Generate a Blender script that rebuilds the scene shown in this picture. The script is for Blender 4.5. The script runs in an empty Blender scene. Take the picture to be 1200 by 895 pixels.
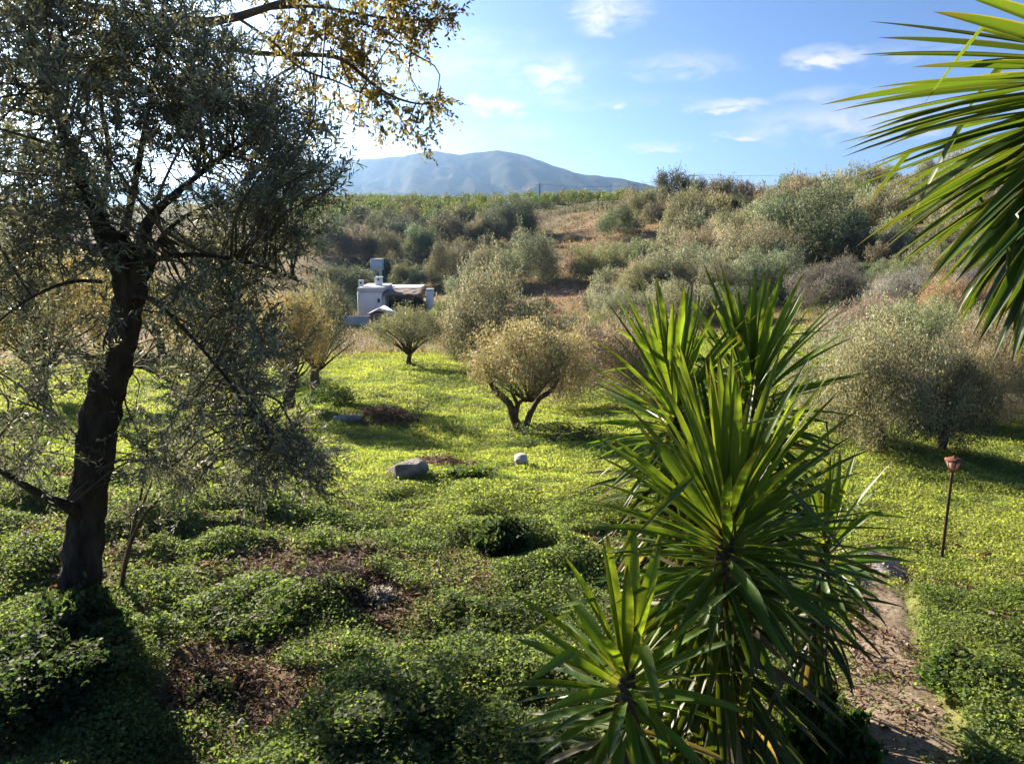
import bpy, math, random
import numpy as np
from mathutils import Vector

# ------------------------------------------------------------------ camera, world, sun
SC = bpy.context.scene
COL = SC.collection
R = math.radians
EYE = 3.2
PITCH = R(12.0)
FPX = 870.0
CP, SP = math.cos(PITCH), math.sin(PITCH)
SUN_AZ, SUN_EL = R(-40.0), R(21.0)
FAR_SHEET = 6000.0

cam_d = bpy.data.cameras.new('camera')
cam_d.sensor_width = 36.0
cam_d.lens = 36.0 * FPX / 1200.0
cam_d.clip_start = 0.05
cam_d.clip_end = 20000
cam = bpy.data.objects.new('camera', cam_d)
COL.objects.link(cam)
cam.location = (0, 0, EYE)
cam.rotation_euler = (R(90) - PITCH, 0, 0)
SC.camera = cam

SC.view_settings.view_transform = 'Standard'
SC.view_settings.look = 'None'
SC.view_settings.gamma = 1.0
SC.view_settings.use_curve_mapping = False
SC.view_settings.exposure = 1.95
SC.render.engine = 'CYCLES'
cy = SC.cycles
cy.max_bounces = 6
cy.diffuse_bounces = 3
cy.glossy_bounces = 2
cy.transmission_bounces = 4
cy.transparent_max_bounces = 8
cy.volume_bounces = 0
cy.use_denoising = True
cy.denoiser = 'OPENIMAGEDENOISE'
cy.use_adaptive_sampling = True
cy.adaptive_threshold = 0.015
cy.sample_clamp_indirect = 6.0

SUN_DIR = Vector((math.sin(SUN_AZ) * math.cos(SUN_EL), math.cos(SUN_AZ) * math.cos(SUN_EL), math.sin(SUN_EL)))
sun_d = bpy.data.lights.new('sun', 'SUN')
sun_d.energy = 5.0
sun_d.angle = R(0.5)
sun_d.color = (1.0, 0.88, 0.70)
sun = bpy.data.objects.new('sun', sun_d)
COL.objects.link(sun)
sun.rotation_mode = 'QUATERNION'
sun.rotation_quaternion = (-SUN_DIR).to_track_quat('-Z', 'Y')
sun.location = (-30, 40, 40)


def P(u, v, Y):
    """the world point at world distance Y that stands at this spot of the photograph"""
    dx, dy = (u - 600.0) / FPX, (447.5 - v) / FPX
    y, z = CP + dy * SP, -SP + dy * CP
    t = Y / y
    return np.array((dx * t, Y, EYE + z * t))


class NT:
    """short-hand for building node trees"""
    def __init__(self, tree):
        self.t = tree

    def n(self, typ, **kw):
        nd = self.t.nodes.new(typ)
        for k, v in kw.items():
            setattr(nd, k, v)
        return nd

    def put(self, sock, v):
        if hasattr(v, 'is_output'):
            self.t.links.new(v, sock)
        elif v is not None:
            sock.default_value = v

    def m(self, op, a, b=None, c=None, clamp=False):
        nd = self.n('ShaderNodeMath', operation=op, use_clamp=clamp)
        for i, x in enumerate((a, b, c)):
            if x is not None:
                self.put(nd.inputs[i], x)
        return nd.outputs[0]

    def noise(self, vec, scale, detail=4, rough=0.55, distort=0.0):
        nd = self.n('ShaderNodeTexNoise')
        self.put(nd.inputs['Vector'], vec)
        nd.inputs['Scale'].default_value = scale
        nd.inputs['Detail'].default_value = detail
        nd.inputs['Roughness'].default_value = rough
        nd.inputs['Distortion'].default_value = distort
        return nd.outputs['Fac']

    def ramp(self, fac, stops):
        nd = self.n('ShaderNodeValToRGB')
        el = nd.color_ramp.elements
        while len(el) < len(stops):
            el.new(0.5)
        for e, (p, c) in zip(el, stops):
            e.position = p
            e.color = (c, c, c, 1) if isinstance(c, (int, float)) else (*c, 1)
        self.put(nd.inputs[0], fac)
        return nd.outputs[0]

    def mix(self, fac, a, b, mode='MIX'):
        nd = self.n('ShaderNodeMix', data_type='RGBA', blend_type=mode)
        self.put(nd.inputs[0], fac)
        for s, x in ((nd.inputs[6], a), (nd.inputs[7], b)):
            if isinstance(x, tuple):
                x = (*x, 1) if len(x) == 3 else x
            self.put(s, x)
        return nd.outputs[2]


world = bpy.data.worlds.new('World')
SC.world = world
world.use_nodes = True
W = NT(world.node_tree)
world.node_tree.nodes.clear()
w_out = W.n('ShaderNodeOutputWorld')
w_bg = W.n('ShaderNodeBackground')
w_bg.inputs['Strength'].default_value = 0.05
sky = W.n('ShaderNodeTexSky', sky_type='NISHITA', sun_disc=False)
sky.sun_elevation = SUN_EL
sky.sun_rotation = SUN_AZ
sky.altitude = 60
sky.air_density = 0.6
sky.dust_density = 0.6
sky.ozone_density = 4.5
tc = W.n('ShaderNodeTexCoord')
sep = W.n('ShaderNodeSeparateXYZ')
W.put(sep.inputs[0], tc.outputs['Generated'])
az = W.m('ARCTAN2', sep.outputs[0], sep.outputs[1])
el = W.m('ARCSINE', sep.outputs[2])
comb = W.n('ShaderNodeCombineXYZ')
W.put(comb.inputs[0], W.m('MULTIPLY', az, 1.0))
W.put(comb.inputs[1], W.m('MULTIPLY', el, 2.6))
n1 = W.noise(comb.outputs[0], 9.0, 6, 0.62, 0.3)
n2 = W.noise(comb.outputs[0], 24.0, 6, 0.62, 0.6)
azd = W.m('ADD', az, W.m('MULTIPLY', W.m('SUBTRACT', n1, 0.5), 0.10))
eld = W.m('ADD', el, W.m('MULTIPLY', W.m('SUBTRACT', n2, 0.5), 0.035))
CLOUDS = [  # spot in the sky, half width, half height, strength
    (583, 127, 34, 12, 1.0), (557, 116, 15, 8, .8), (735, 126, 9, 5, .8), (648, 92, 32, 24, .62), (600, 80, 110, 26, .30),
    (712, 14, 42, 24, .75), (850, 124, 46, 8, .95), (872, 160, 24, 5, .8), (836, 159, 12, 4, .6), (770, 172, 34, 5, .6),
    (968, 67, 40, 12, .85), (800, 76, 66, 15, .42), (1000, 142, 130, 22, .62), (960, 110, 50, 8, .4), (630, 153, 40, 10, .35),
    (552, 161, 16, 5, .7), (660, 120, 180, 9, .18), (450, 175, 90, 14, .6), (1060, 60, 80, 10, .2), (350, 60, 200, 40, .4),
    (200, 150, 260, 60, .35), (520, 40, 120, 10, .22), (-300, 40, 160, 30, .5), (1500, 80, 200, 30, .5)]
mask = None
for (u, v, hw, hh, st) in CLOUDS:
    p = P(u, v, 100.0) - np.array((0, 0, EYE))
    a0, e0 = math.atan2(p[0], p[1]), math.atan2(p[2], math.hypot(p[0], p[1]))
    da = W.m('MULTIPLY', W.m('SUBTRACT', azd, a0), FPX / (hw * 1.2))
    de = W.m('MULTIPLY', W.m('SUBTRACT', eld, e0), FPX / (hh * 1.2))
    d2 = W.m('ADD', W.m('MULTIPLY', da, da), W.m('MULTIPLY', de, de))
    g = W.m('MULTIPLY', W.m('POWER', W.m('SUBTRACT', 1.0, d2, clamp=True), 1.5), st)
    mask = g if mask is None else W.m('ADD', mask, g)
detail = W.ramp(n2, [(0.34, 0.12), (0.62, 1.35)])
mask = W.m('MULTIPLY', mask, detail, clamp=True)
cl = W.mix(mask, sky.outputs[0], (5.6, 5.5, 5.5))
W.put(w_bg.inputs['Color'], cl)
W.t.links.new(w_bg.outputs[0], w_out.inputs[0])

# ------------------------------------------------------------------ noise, terrain
RNG = np.random.default_rng(7)


_GC, _GS = np.cos(np.arange(1024) * (2 * math.pi / 1024)), np.sin(np.arange(1024) * (2 * math.pi / 1024))


def perlin(x, y, seed=0):
    x = np.asarray(x, float); y = np.asarray(y, float)
    xi, yi = np.floor(x).astype(np.int64), np.floor(y).astype(np.int64)
    xf, yf = x - xi, y - yi

    def grad(ix, iy):
        h = (ix * 374761393 + iy * 668265263 + seed * 1442695041) & 0xffffffff
        h = ((h ^ (h >> 13)) * 1274126177) & 0xffffffff
        h = (h ^ (h >> 16)) & 0x3ff
        return _GC[h], _GS[h]
    su, sv = xf * xf * xf * (xf * (xf * 6 - 15) + 10), yf * yf * yf * (yf * (yf * 6 - 15) + 10)
    out = 0
    for ox in (0, 1):
        for oy in (0, 1):
            gx, gy = grad(xi + ox, yi + oy)
            d = gx * (xf - ox) + gy * (yf - oy)
            out = out + d * (su if ox else 1 - su) * (sv if oy else 1 - sv)
    return out * 1.5


def fbm(x, y, o=4, seed=0, gain=0.5):
    s, a = 0, 1.0
    for i in range(o):
        s = s + a * perlin(x * 2 ** i, y * 2 ** i, seed + i)
        a *= gain
    return s


def sstep(a, b, x):
    t = np.clip((x - a) / (b - a), 0, 1)
    return t * t * (3 - 2 * t)


CTRL = [(600, 895, 3.7), (0, 895, 3.7), (1200, 895, 3.8), (90, 720, 5.6), (400, 700, 6.2), (700, 700, 6.5), (1050, 700, 7.0),
        (1103, 658, 8.6), (300, 600, 8.5), (600, 600, 9.5), (900, 600, 9.8), (475, 548, 14), (0, 560, 9.5), (612, 508, 19),
        (343, 480, 22), (100, 470, 22), (1045, 525, 15.5), (1160, 485, 20), (480, 428, 34), (420, 430, 34), (700, 470, 25),
        (440, 376, 66), (540, 400, 50), (650, 390, 46), (900, 400, 36), (1100, 390, 30), (470, 320, 90), (400, 305, 95),
        (560, 330, 85), (615, 338, 75), (600, 278, 118), (480, 262, 135), (400, 255, 145), (560, 243, 170), (400, 243, 172),
        (680, 240, 160), (700, 330, 75), (720, 275, 105), (800, 275, 95), (800, 240, 125), (880, 235, 125), (900, 335, 62),
        (960, 365, 48), (1000, 270, 85), (1000, 215, 125), (1100, 205, 125), (1100, 330, 48), (1200, 300, 55), (1200, 200, 115),
        (1450, 205, 100), (1450, 450, 25), (-250, 470, 22), (-250, 260, 140), (-250, 720, 5.6), (1450, 700, 7), (-250, 376, 66)]
cps = [P(*c) for c in CTRL]
for u in (-250, 150, 400, 560, 700):
    q = P(u, 400, 215.0); cps.append(np.array((q[0], q[1], EYE + 4.6)))
for u in (850, 1000, 1200, 1450):
    q = P(u, 400, 190.0); cps.append(np.array((q[0], q[1], EYE + 5.0)))
for u in (-250, 150, 560, 850, 1200, 1450):
    q = P(u, 400, 420.0); cps.append(np.array((q[0], q[1], EYE - 14.0)))
for u in (-250, 300, 900, 1450):
    q = P(u, 400, 2.0); cps.append(np.array((q[0], q[1], 0.3)))
cps = np.array(cps)


def polar(x, y):
    r = np.hypot(x, y)
    th = np.clip(np.arctan2(x, y), -0.86, 0.86)
    return th * 2.0, np.log(np.clip(r, 1.8, 430.0))


def phi(d2):
    return 0.5 * d2 * np.log(d2 + 1e-12)


_a, _b = polar(cps[:, 0], cps[:, 1])
_n = len(cps)
_K = phi((_a[:, None] - _a) ** 2 + (_b[:, None] - _b) ** 2) + np.eye(_n) * 0.004
_Q = np.stack([np.ones(_n), _a, _b], 1)
_M = np.block([[_K, _Q], [_Q.T, np.zeros((3, 3))]])
_rr = np.hypot(cps[:, 0], cps[:, 1])
_sol = np.linalg.solve(_M, np.concatenate([(cps[:, 2] - EYE) / _rr ** 0.5, np.zeros(3)]))


def tps_height(x, y):
    x = np.asarray(x, float).ravel(); y = np.asarray(y, float).ravel()
    out = np.empty(len(x))
    for i in range(0, len(x), 20000):
        a, b = polar(x[i:i + 20000], y[i:i + 20000])
        k = phi((a[:, None] - _a) ** 2 + (b[:, None] - _b) ** 2)
        out[i:i + 20000] = k @ _sol[:_n] + _sol[_n] + a * _sol[_n + 1] + b * _sol[_n + 2]
        out[i:i + 20000] *= np.clip(np.hypot(x[i:i + 20000], y[i:i + 20000]), 1.8, 430.0) ** 0.5
    return out + EYE


_LUT_A = np.linspace(-1.72, 1.72, 300); _LUT_B = np.linspace(math.log(1.8), math.log(430.0), 420)
_ga, _gb = np.meshgrid(_LUT_A, _LUT_B, indexing='ij')
_LUT = tps_height(np.sin(_ga / 2).ravel() * np.exp(_gb).ravel(), np.cos(_ga / 2).ravel() * np.exp(_gb).ravel()).reshape(_ga.shape)


def base_height(x, y):
    a, b = polar(np.asarray(x, float).ravel(), np.asarray(y, float).ravel())
    fa = np.clip((a + 1.72) / 3.44 * 299, 0, 298.999); fb = np.clip((b - _LUT_B[0]) / (_LUT_B[-1] - _LUT_B[0]) * 419, 0, 418.999)
    i, j = fa.astype(int), fb.astype(int); u, v = fa - i, fb - j
    return _LUT[i, j] * (1 - u) * (1 - v) + _LUT[i + 1, j] * u * (1 - v) + _LUT[i, j + 1] * (1 - u) * v + _LUT[i + 1, j + 1] * u * v


def ray_hit(u, v, hf):
    Y = np.geomspace(2.2, 330, 2600)
    q = P(u, v, 1.0)
    q = np.stack([q[0] * Y, Y, EYE + (q[2] - EYE) * Y], 1)
    below = q[:, 2] < hf(q[:, 0], q[:, 1])
    i = int(np.argmax(below)) if below.any() else len(Y) - 1
    return q[i]


def G0(u, v):
    return ray_hit(u, v, base_height)


# the dirt path on the right
PATH_PX = [(1080, 980, 90), (1062, 890, 78), (1050, 830, 66), (1037, 770, 48), (1032, 720, 38), (1034, 680, 30), (1030, 655, 24), (1020, 640, 14)]
PATH = []
for (u, v, hw) in PATH_PX:
    q = G0(u, v)
    PATH.append((q[0], q[1], hw * (q[1] * CP + (EYE - q[2]) * SP) / FPX))
PATH = np.array(PATH)


def path_mask(x, y):
    """1 on the path, 0 off it"""
    best = np.zeros(len(x))
    wob = 0.12 * perlin(x * 1.7, y * 1.7, 91) + 0.06 * perlin(x * 5, y * 5, 92)
    for a, b in zip(PATH[:-1], PATH[1:]):
        d = b[:2] - a[:2]
        t = np.clip(((x - a[0]) * d[0] + (y - a[1]) * d[1]) / (d @ d), 0, 1)
        dist = np.hypot(x - a[0] - t * d[0], y - a[1] - t * d[1]) + wob
        w = a[2] + t * (b[2] - a[2])
        best = np.maximum(best, 1 - sstep(w * 0.75, w * 1.1, dist))
    return best


BROWN_PX = [(385, 676, 84, 1), (450, 700, 50, 1), (325, 655, 44, .9), (255, 785, 84, 1), (330, 815, 55, 1), (200, 765, 44, .9), (380, 765, 30, .8), (600, 790, 30, .7), (690, 880, 45, 1),
            (60, 566, 60, 1), (335, 572, 40, .9), (525, 545, 40, .9), (460, 484, 40, .8), (640, 662, 18, .8), (1140, 700, 30, .8),
            (1118, 690, 18, .7), (1160, 740, 22, .6), (440, 560, 26, .6), (405, 590, 20, .6), (1180, 568, 14, .7), (1150, 592, 12, .7), (1140, 600, 12, .6),
            (610, 480, 12, .3), (340, 860, 40, .6), (150, 640, 36, .9), (430, 636, 30, .8), (480, 765, 28, .8), (620, 705, 22, .8), (640, 850, 40, .9), (120, 690, 30, .8), (700, 640, 20, .6), (560, 690, 20, .7), (420, 800, 20, .7), (560, 855, 26, .5)]
BROWN = []
for (u, v, rp, st) in BROWN_PX:
    q = G0(u, v)
    BROWN.append((q[0], q[1], rp * (q[1] * CP + (EYE - q[2]) * SP) / FPX, st))


def brown_mask(x, y):
    m = np.zeros(len(x))
    for (bx, by, br, st) in BROWN:
        k = np.flatnonzero((np.abs(x - bx) < 2.2 * br) & (np.abs(y - by) < 2.75 * br))
        if not len(k):
            continue
        px_, py_ = x[k], y[k]
        d = np.hypot(px_ - bx, (py_ - by) * 0.8) / br + 0.55 * perlin(px_ / br * 1.3, py_ / br * 1.3, 55) + 0.3 * perlin(px_ / br * 4, py_ / br * 4, 56)
        m[k] = np.maximum(m[k], st * (1 - sstep(0.55, 1.1, d)))
    return m


def hummocks(x, y):
    r = np.hypot(x, y)
    near = 1 - sstep(8.0, 15.0, r)
    lump = np.clip(perlin(x * 0.95, y * 0.95, 11) + 0.45, 0, 2) * 0.11 + np.clip(perlin(x * 2.1, y * 2.1, 12) + .3, 0, 2) * 0.07
    mid = (1 - sstep(30, 60, r)) * (0.085 * perlin(x * 0.8, y * 0.8, 13) + 0.05 * perlin(x * 2.0, y * 2.0, 14) + 0.20 * perlin(x * .32, y * .32, 15))  # broad undulation added so the low sun draws shadow bands
    far = sstep(45, 90, r) * (0.7 * perlin(x / 11, y / 11, 16) + 0.3 * perlin(x / 4, y / 4, 17)) * (1 - sstep(260, 500, r))
    near = near * (1 - .65 * sstep(.8, 2.5, x)); mid = mid * (1 - .3 * sstep(2, 4, x))
    soft = (1 - 0.75 * np.clip(brown_mask(x, y), 0, 1)) * (1 - path_mask(x, y))
    return (near * lump + mid) * soft + far


def height(x, y):
    x = np.atleast_1d(np.asarray(x, float)).ravel(); y = np.atleast_1d(np.asarray(y, float)).ravel()
    return base_height(x, y) + hummocks(x, y)


def hz(x, y):
    return float(height(x, y)[0])


def G(u, v):
    return ray_hit(u, v, height)


def mpp(p):
    """metres per pixel of the photograph at a world point"""
    return (p[1] * CP + (EYE - p[2]) * SP) / FPX


# ------------------------------------------------------------------ materials
def new_mat(name):
    m = bpy.data.materials.new(name)
    m.use_nodes = True
    m.node_tree.nodes.clear()
    t = NT(m.node_tree)
    out = t.n('ShaderNodeOutputMaterial')
    return m, t, out


def leaf_mat(name, trans=0.45, gain=(1.9, 1.8, 0.9), rough=0.45, spec=0.5):
    """thin leaf: its own colour from the mesh, light passes through it"""
    m, t, out = new_mat(name)
    at = t.n('ShaderNodeAttribute', attribute_name='col')
    oi = t.n('ShaderNodeObjectInfo')
    c = t.mix(1.0, at.outputs['Color'], oi.outputs['Color'], 'MULTIPLY')
    pb = t.n('ShaderNodeBsdfPrincipled')
    t.put(pb.inputs['Base Color'], c)
    pb.inputs['Roughness'].default_value = rough
    pb.inputs['Specular IOR Level'].default_value = spec
    tr = t.n('ShaderNodeBsdfTranslucent')
    t.put(tr.inputs['Color'], t.mix(1.0, c, gain, 'MULTIPLY'))
    mx = t.n('ShaderNodeMixShader')
    mx.inputs[0].default_value = trans
    t.t.links.new(pb.outputs[0], mx.inputs[1])
    t.t.links.new(tr.outputs[0], mx.inputs[2])
    t.t.links.new(mx.outputs[0], out.inputs[0])
    return m


def solid_mat(name, col, col2=None, scale=6.0, rough=0.85, bump=0.0, metal=0.0, spec=0.3, stretch=None):
    m, t, out = new_mat(name)
    pb = t.n('ShaderNodeBsdfPrincipled')
    pb.inputs['Roughness'].default_value = rough
    pb.inputs['Metallic'].default_value = metal
    pb.inputs['Specular IOR Level'].default_value = spec
    tc_ = t.n('ShaderNodeTexCoord')
    vec = tc_.outputs['Object']
    if stretch:
        mp = t.n('ShaderNodeMapping')
        mp.inputs['Scale'].default_value = stretch
        t.put(mp.inputs[0], vec)
        vec = mp.outputs[0]
    f = t.noise(vec, scale, 6, 0.6)
    t.put(pb.inputs['Base Color'], t.mix(t.ramp(f, [(0.35, 0.0), (0.65, 1.0)]), col, col2 or col))
    if bump:
        b = t.n('ShaderNodeBump')
        b.inputs['Strength'].default_value = bump
        b.inputs['Distance'].default_value = 0.05
        t.put(b.inputs['Height'], t.noise(vec, scale * 3, 6, 0.65))
        t.t.links.new(b.outputs[0], pb.inputs['Normal'])
    t.t.links.new(pb.outputs[0], out.inputs[0])
    return m


M = {}
M['olive_leaf'] = leaf_mat('olive_leaf', 0.38, (1.5, 1.38, 0.9), 0.5, 0.3)
M['broad_leaf'] = leaf_mat('broad_leaf', 0.50, (1.7, 1.5, 0.75), 0.45, 0.4)
M['bush_leaf'] = leaf_mat('bush_leaf', 0.34, (1.35, 1.3, 1.0), 0.55, 0.25)
M['herb_leaf'] = leaf_mat('herb_leaf', 0.52, (1.95, 2.08, 0.95), 0.6, 0.2)
M['yucca_leaf'] = leaf_mat('yucca_leaf', 0.42, (2.6, 2.2, 0.5), 0.40, 0.26)
M['dry'] = leaf_mat('dry', 0.30, (1.2, 1.12, 0.95), 0.7, 0.2)
M['bark'] = solid_mat('bark', (0.075, 0.06, 0.045), (0.022, 0.017, 0.013), 11, 0.95, 1.0, stretch=(1, 1, 0.22))
M['bark_warm'] = solid_mat('bark_warm', (0.14, 0.10, 0.06), (0.06, 0.042, 0.028), 8, 0.9, 0.6, stretch=(1, 1, 0.4))
M['twig'] = solid_mat('twig', (0.11, 0.09, 0.06), (0.05, 0.04, 0.03), 12, 0.85)
M['dead_wood'] = solid_mat('dead_wood', (0.36, 0.32, 0.27), (0.20, 0.17, 0.14), 9, 0.85, 0.3)
M['rock'] = solid_mat('rock', (0.38, 0.34, 0.29), (0.17, 0.15, 0.13), 5, 0.9, 0.9)
M['white_rock'] = solid_mat('white_rock', (0.62, 0.57, 0.50), (0.38, 0.33, 0.28), 7, 0.9, 0.7)
M['whitewash'] = solid_mat('whitewash', (0.88, 0.875, 0.86), (0.79, 0.785, 0.77), 1.5, 0.9, 0.15)
M['roof_white'] = solid_mat('roof_white', (0.70, 0.69, 0.68), (0.54, 0.53, 0.52), 1.2, 0.9, 0.2)
M['stone_wall'] = solid_mat('stone_wall', (0.32, 0.24, 0.18), (0.17, 0.13, 0.10), 2.2, 0.95, 0.8)
M['dark_void'] = solid_mat('dark_void', (0.025, 0.025, 0.028), (0.015, 0.015, 0.017), 2, 0.8)  # solid near-black blocks: the shade inside openings is their colour
M['black_cloth'] = solid_mat('black_cloth', (0.020, 0.020, 0.022), (0.035, 0.034, 0.034), 3, 0.75, 0.4)
M['board_white'] = solid_mat('board_white', (0.74, 0.77, 0.78), (0.62, 0.67, 0.68), 1.0, 0.6)
M['pale_cover'] = solid_mat('pale_cover', (0.46, 0.52, 0.47), (0.36, 0.43, 0.38), 1.5, 0.7)
M['slab'] = solid_mat('slab', (0.42, 0.38, 0.33), (0.27, 0.23, 0.19), 5, 0.9, 0.5)
M['pole_wood'] = solid_mat('pole_wood', (0.10, 0.085, 0.07), (0.06, 0.05, 0.045), 5, 0.9)
M['wire'] = solid_mat('wire', (0.10, 0.10, 0.105), None, 5, 0.6)
M['iron'] = solid_mat('iron', (0.035, 0.032, 0.030), (0.10, 0.055, 0.03), 16, 0.6, 0.3, 0.5)
M['rust'] = solid_mat('rust', (0.26, 0.10, 0.05), (0.12, 0.05, 0.03), 30, 0.75, 0.3, 0.3)


def glass_mat():
    m, t, out = new_mat('frosted_pane')
    pb = t.n('ShaderNodeBsdfPrincipled')
    pb.inputs['Base Color'].default_value = (0.70, 0.52, 0.44, 1)
    pb.inputs['Roughness'].default_value = 0.3
    tr = t.n('ShaderNodeBsdfTranslucent')
    tr.inputs['Color'].default_value = (0.85, 0.62, 0.5, 1)
    mx = t.n('ShaderNodeMixShader'); mx.inputs[0].default_value = 0.55
    t.t.links.new(pb.outputs[0], mx.inputs[1]); t.t.links.new(tr.outputs[0], mx.inputs[2])
    t.t.links.new(mx.outputs[0], out.inputs[0])
    return m


M['pane'] = glass_mat()


def ground_mat():
    m, t, out = new_mat('ground')
    at = t.n('ShaderNodeAttribute', attribute_name='col')
    tc_ = t.n('ShaderNodeTexCoord')
    geo = t.n('ShaderNodeNewGeometry')
    pos = geo.outputs['Position']
    fine = t.noise(pos, 9.0, 8, 0.7)
    mid = t.noise(pos, 1.3, 6, 0.62)
    far = t.noise(pos, 0.22, 6, 0.6)
    v = t.m('MULTIPLY', t.ramp(fine, [(0.28, 0.55), (0.72, 1.45)]), t.ramp(mid, [(0.3, 0.72), (0.7, 1.28)]))
    v = t.m('MULTIPLY', v, t.ramp(far, [(0.3, 0.8), (0.7, 1.2)]))
    c = t.mix(1.0, at.outputs['Color'], v, 'MULTIPLY')
    pb = t.n('ShaderNodeBsdfPrincipled')
    t.put(pb.inputs['Base Color'], c)
    pb.inputs['Roughness'].default_value = 0.95
    pb.inputs['Specular IOR Level'].default_value = 0.15
    b = t.n('ShaderNodeBump')
    b.inputs['Strength'].default_value = 0.9
    b.inputs['Distance'].default_value = 0.08
    t.put(b.inputs['Height'], t.m('ADD', fine, mid))
    t.t.links.new(b.outputs[0], pb.inputs['Normal'])
    t.t.links.new(pb.outputs[0], out.inputs[0])
    return m


M['ground'] = ground_mat()


def path_mat():
    m, t, out = new_mat('path_dirt')
    geo = t.n('ShaderNodeNewGeometry')
    pos = geo.outputs['Position']
    a = t.noise(pos, 2.2, 6, 0.65)
    b_ = t.noise(pos, 14, 8, 0.7)
    c = t.ramp(a, [(0.3, (0.13, 0.095, 0.068)), (0.5, (0.24, 0.18, 0.13)), (0.7, (0.36, 0.285, 0.215))])
    c = t.mix(1.0, c, t.ramp(b_, [(0.3, 0.6), (0.7, 1.3)]), 'MULTIPLY')
    pb = t.n('ShaderNodeBsdfPrincipled')
    t.put(pb.inputs['Base Color'], c)
    pb.inputs['Roughness'].default_value = 0.95
    pb.inputs['Specular IOR Level'].default_value = 0.15
    b = t.n('ShaderNodeBump'); b.inputs['Strength'].default_value = 0.8; b.inputs['Distance'].default_value = 0.05
    t.put(b.inputs['Height'], t.m('ADD', a, b_))
    t.t.links.new(b.outputs[0], pb.inputs['Normal'])
    t.t.links.new(pb.outputs[0], out.inputs[0])
    return m


M['path'] = path_mat()


def mountain_mat():
    m, t, out = new_mat('mountain_scrub')
    geo = t.n('ShaderNodeNewGeometry')
    pos = geo.outputs['Position']
    f = t.noise(pos, 0.012, 8, 0.65)
    g = t.noise(pos, 0.0025, 6, 0.6)
    c = t.ramp(f, [(0.35, (0.022, 0.032, 0.022)), (0.6, (0.065, 0.066, 0.046))])
    c = t.mix(t.ramp(g, [(0.55, 0.0), (0.72, 0.5)]), c, (0.15, 0.12, 0.09))
    pb = t.n('ShaderNodeBsdfPrincipled')
    t.put(pb.inputs['Base Color'], c)
    pb.inputs['Roughness'].default_value = 1.0
    pb.inputs['Specular IOR Level'].default_value = 0.0
    t.t.links.new(pb.outputs[0], out.inputs[0])
    return m


M['mountain'] = mountain_mat()


# ------------------------------------------------------------------ mesh helpers
def mesh_np(name, verts, faces, mats, cols=None, fmat=None, smooth=False):
    """verts (n,3); faces a list of int arrays (m,k); cols (n,3) own colours; fmat material slot for each array"""
    me = bpy.data.meshes.new(name)
    verts = np.ascontiguousarray(verts, dtype=np.float32)
    faces = [np.asarray(f, dtype=np.int32) for f in faces if len(f)]
    me.vertices.add(len(verts))
    me.vertices.foreach_set('co', verts.ravel())
    tot = np.concatenate([np.full(len(f), f.shape[1], np.int32) for f in faces])
    idx = np.concatenate([f.ravel() for f in faces])
    me.loops.add(len(idx))
    me.loops.foreach_set('vertex_index', idx)
    me.polygons.add(len(tot))
    start = np.zeros(len(tot), np.int32); start[1:] = np.cumsum(tot)[:-1]
    me.polygons.foreach_set('loop_start', start)
    me.polygons.foreach_set('loop_total', tot)
    if fmat is not None:
        mi = np.concatenate([np.full(len(f), k, np.int32) for f, k in zip(faces, fmat)])
        me.polygons.foreach_set('material_index', mi)
    if smooth:
        me.polygons.foreach_set('use_smooth', np.ones(len(tot), bool))
    if cols is not None:
        a = me.attributes.new('col', 'FLOAT_COLOR', 'POINT')
        c = np.ones((len(verts), 4), np.float32); c[:, :3] = cols
        a.data.foreach_set('color', c.ravel())
    for m in (mats if isinstance(mats, (list, tuple)) else [mats]):
        me.materials.append(m)
    me.update(calc_edges=True)
    me.validate()
    return me


class Geo:
    """collects pieces of one mesh"""
    def __init__(self):
        self.v, self.f, self.c, self.m, self.n = [], [], [], [], 0

    def add(self, v, faces, col=(0.1, 0.1, 0.1), mat=0):
        v = np.asarray(v, float)
        self.v.append(v)
        c = np.asarray(col, float)
        self.c.append(np.broadcast_to(c, (len(v), 3)) if c.ndim == 1 else c)
        for f in (faces if isinstance(faces, list) else [faces]):
            self.f.append(np.asarray(f) + self.n); self.m.append(mat)
        self.n += len(v)

    def mesh(self, name, mats, smooth=False):
        return mesh_np(name, np.concatenate(self.v), self.f, mats, np.concatenate(self.c), self.m, smooth)


def unit(a):
    return a / (np.linalg.norm(a, axis=-1, keepdims=True) + 1e-9)


def add_leaves(g, Pos, D, L, Wd, rng, col, fold=0.25, mat=0, up=None, curl=0.0):
    """leaves as folded six-sided blades: base, two shoulders each side, tip"""
    n = len(Pos)
    D = unit(D)
    ref = rng.normal(size=(n, 3)) if up is None else up + rng.normal(size=(n, 3)) * 0.35
    S = unit(np.cross(D, ref))
    N = np.cross(S, D)
    L = np.broadcast_to(np.asarray(L, float), (n,))[:, None]
    Wd = np.broadcast_to(np.asarray(Wd, float), (n,))[:, None] * 0.5
    lift = N * Wd * fold
    cur = -N * L * curl
    v = np.stack([Pos, Pos + D * L * .30 + S * Wd * .9 + lift, Pos + D * L * .68 + S * Wd * .8 + lift + cur * .5, Pos + D * L + cur,
                  Pos + D * L * .68 - S * Wd * .8 + lift + cur * .5, Pos + D * L * .30 - S * Wd * .9 + lift], 1)
    k = np.arange(n)[:, None] * 6
    f = np.concatenate([k + np.array([0, 1, 2, 3]), k + np.array([0, 3, 4, 5])])
    g.add(v.reshape(-1, 3), f, np.repeat(col, 6, 0), mat)


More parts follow.
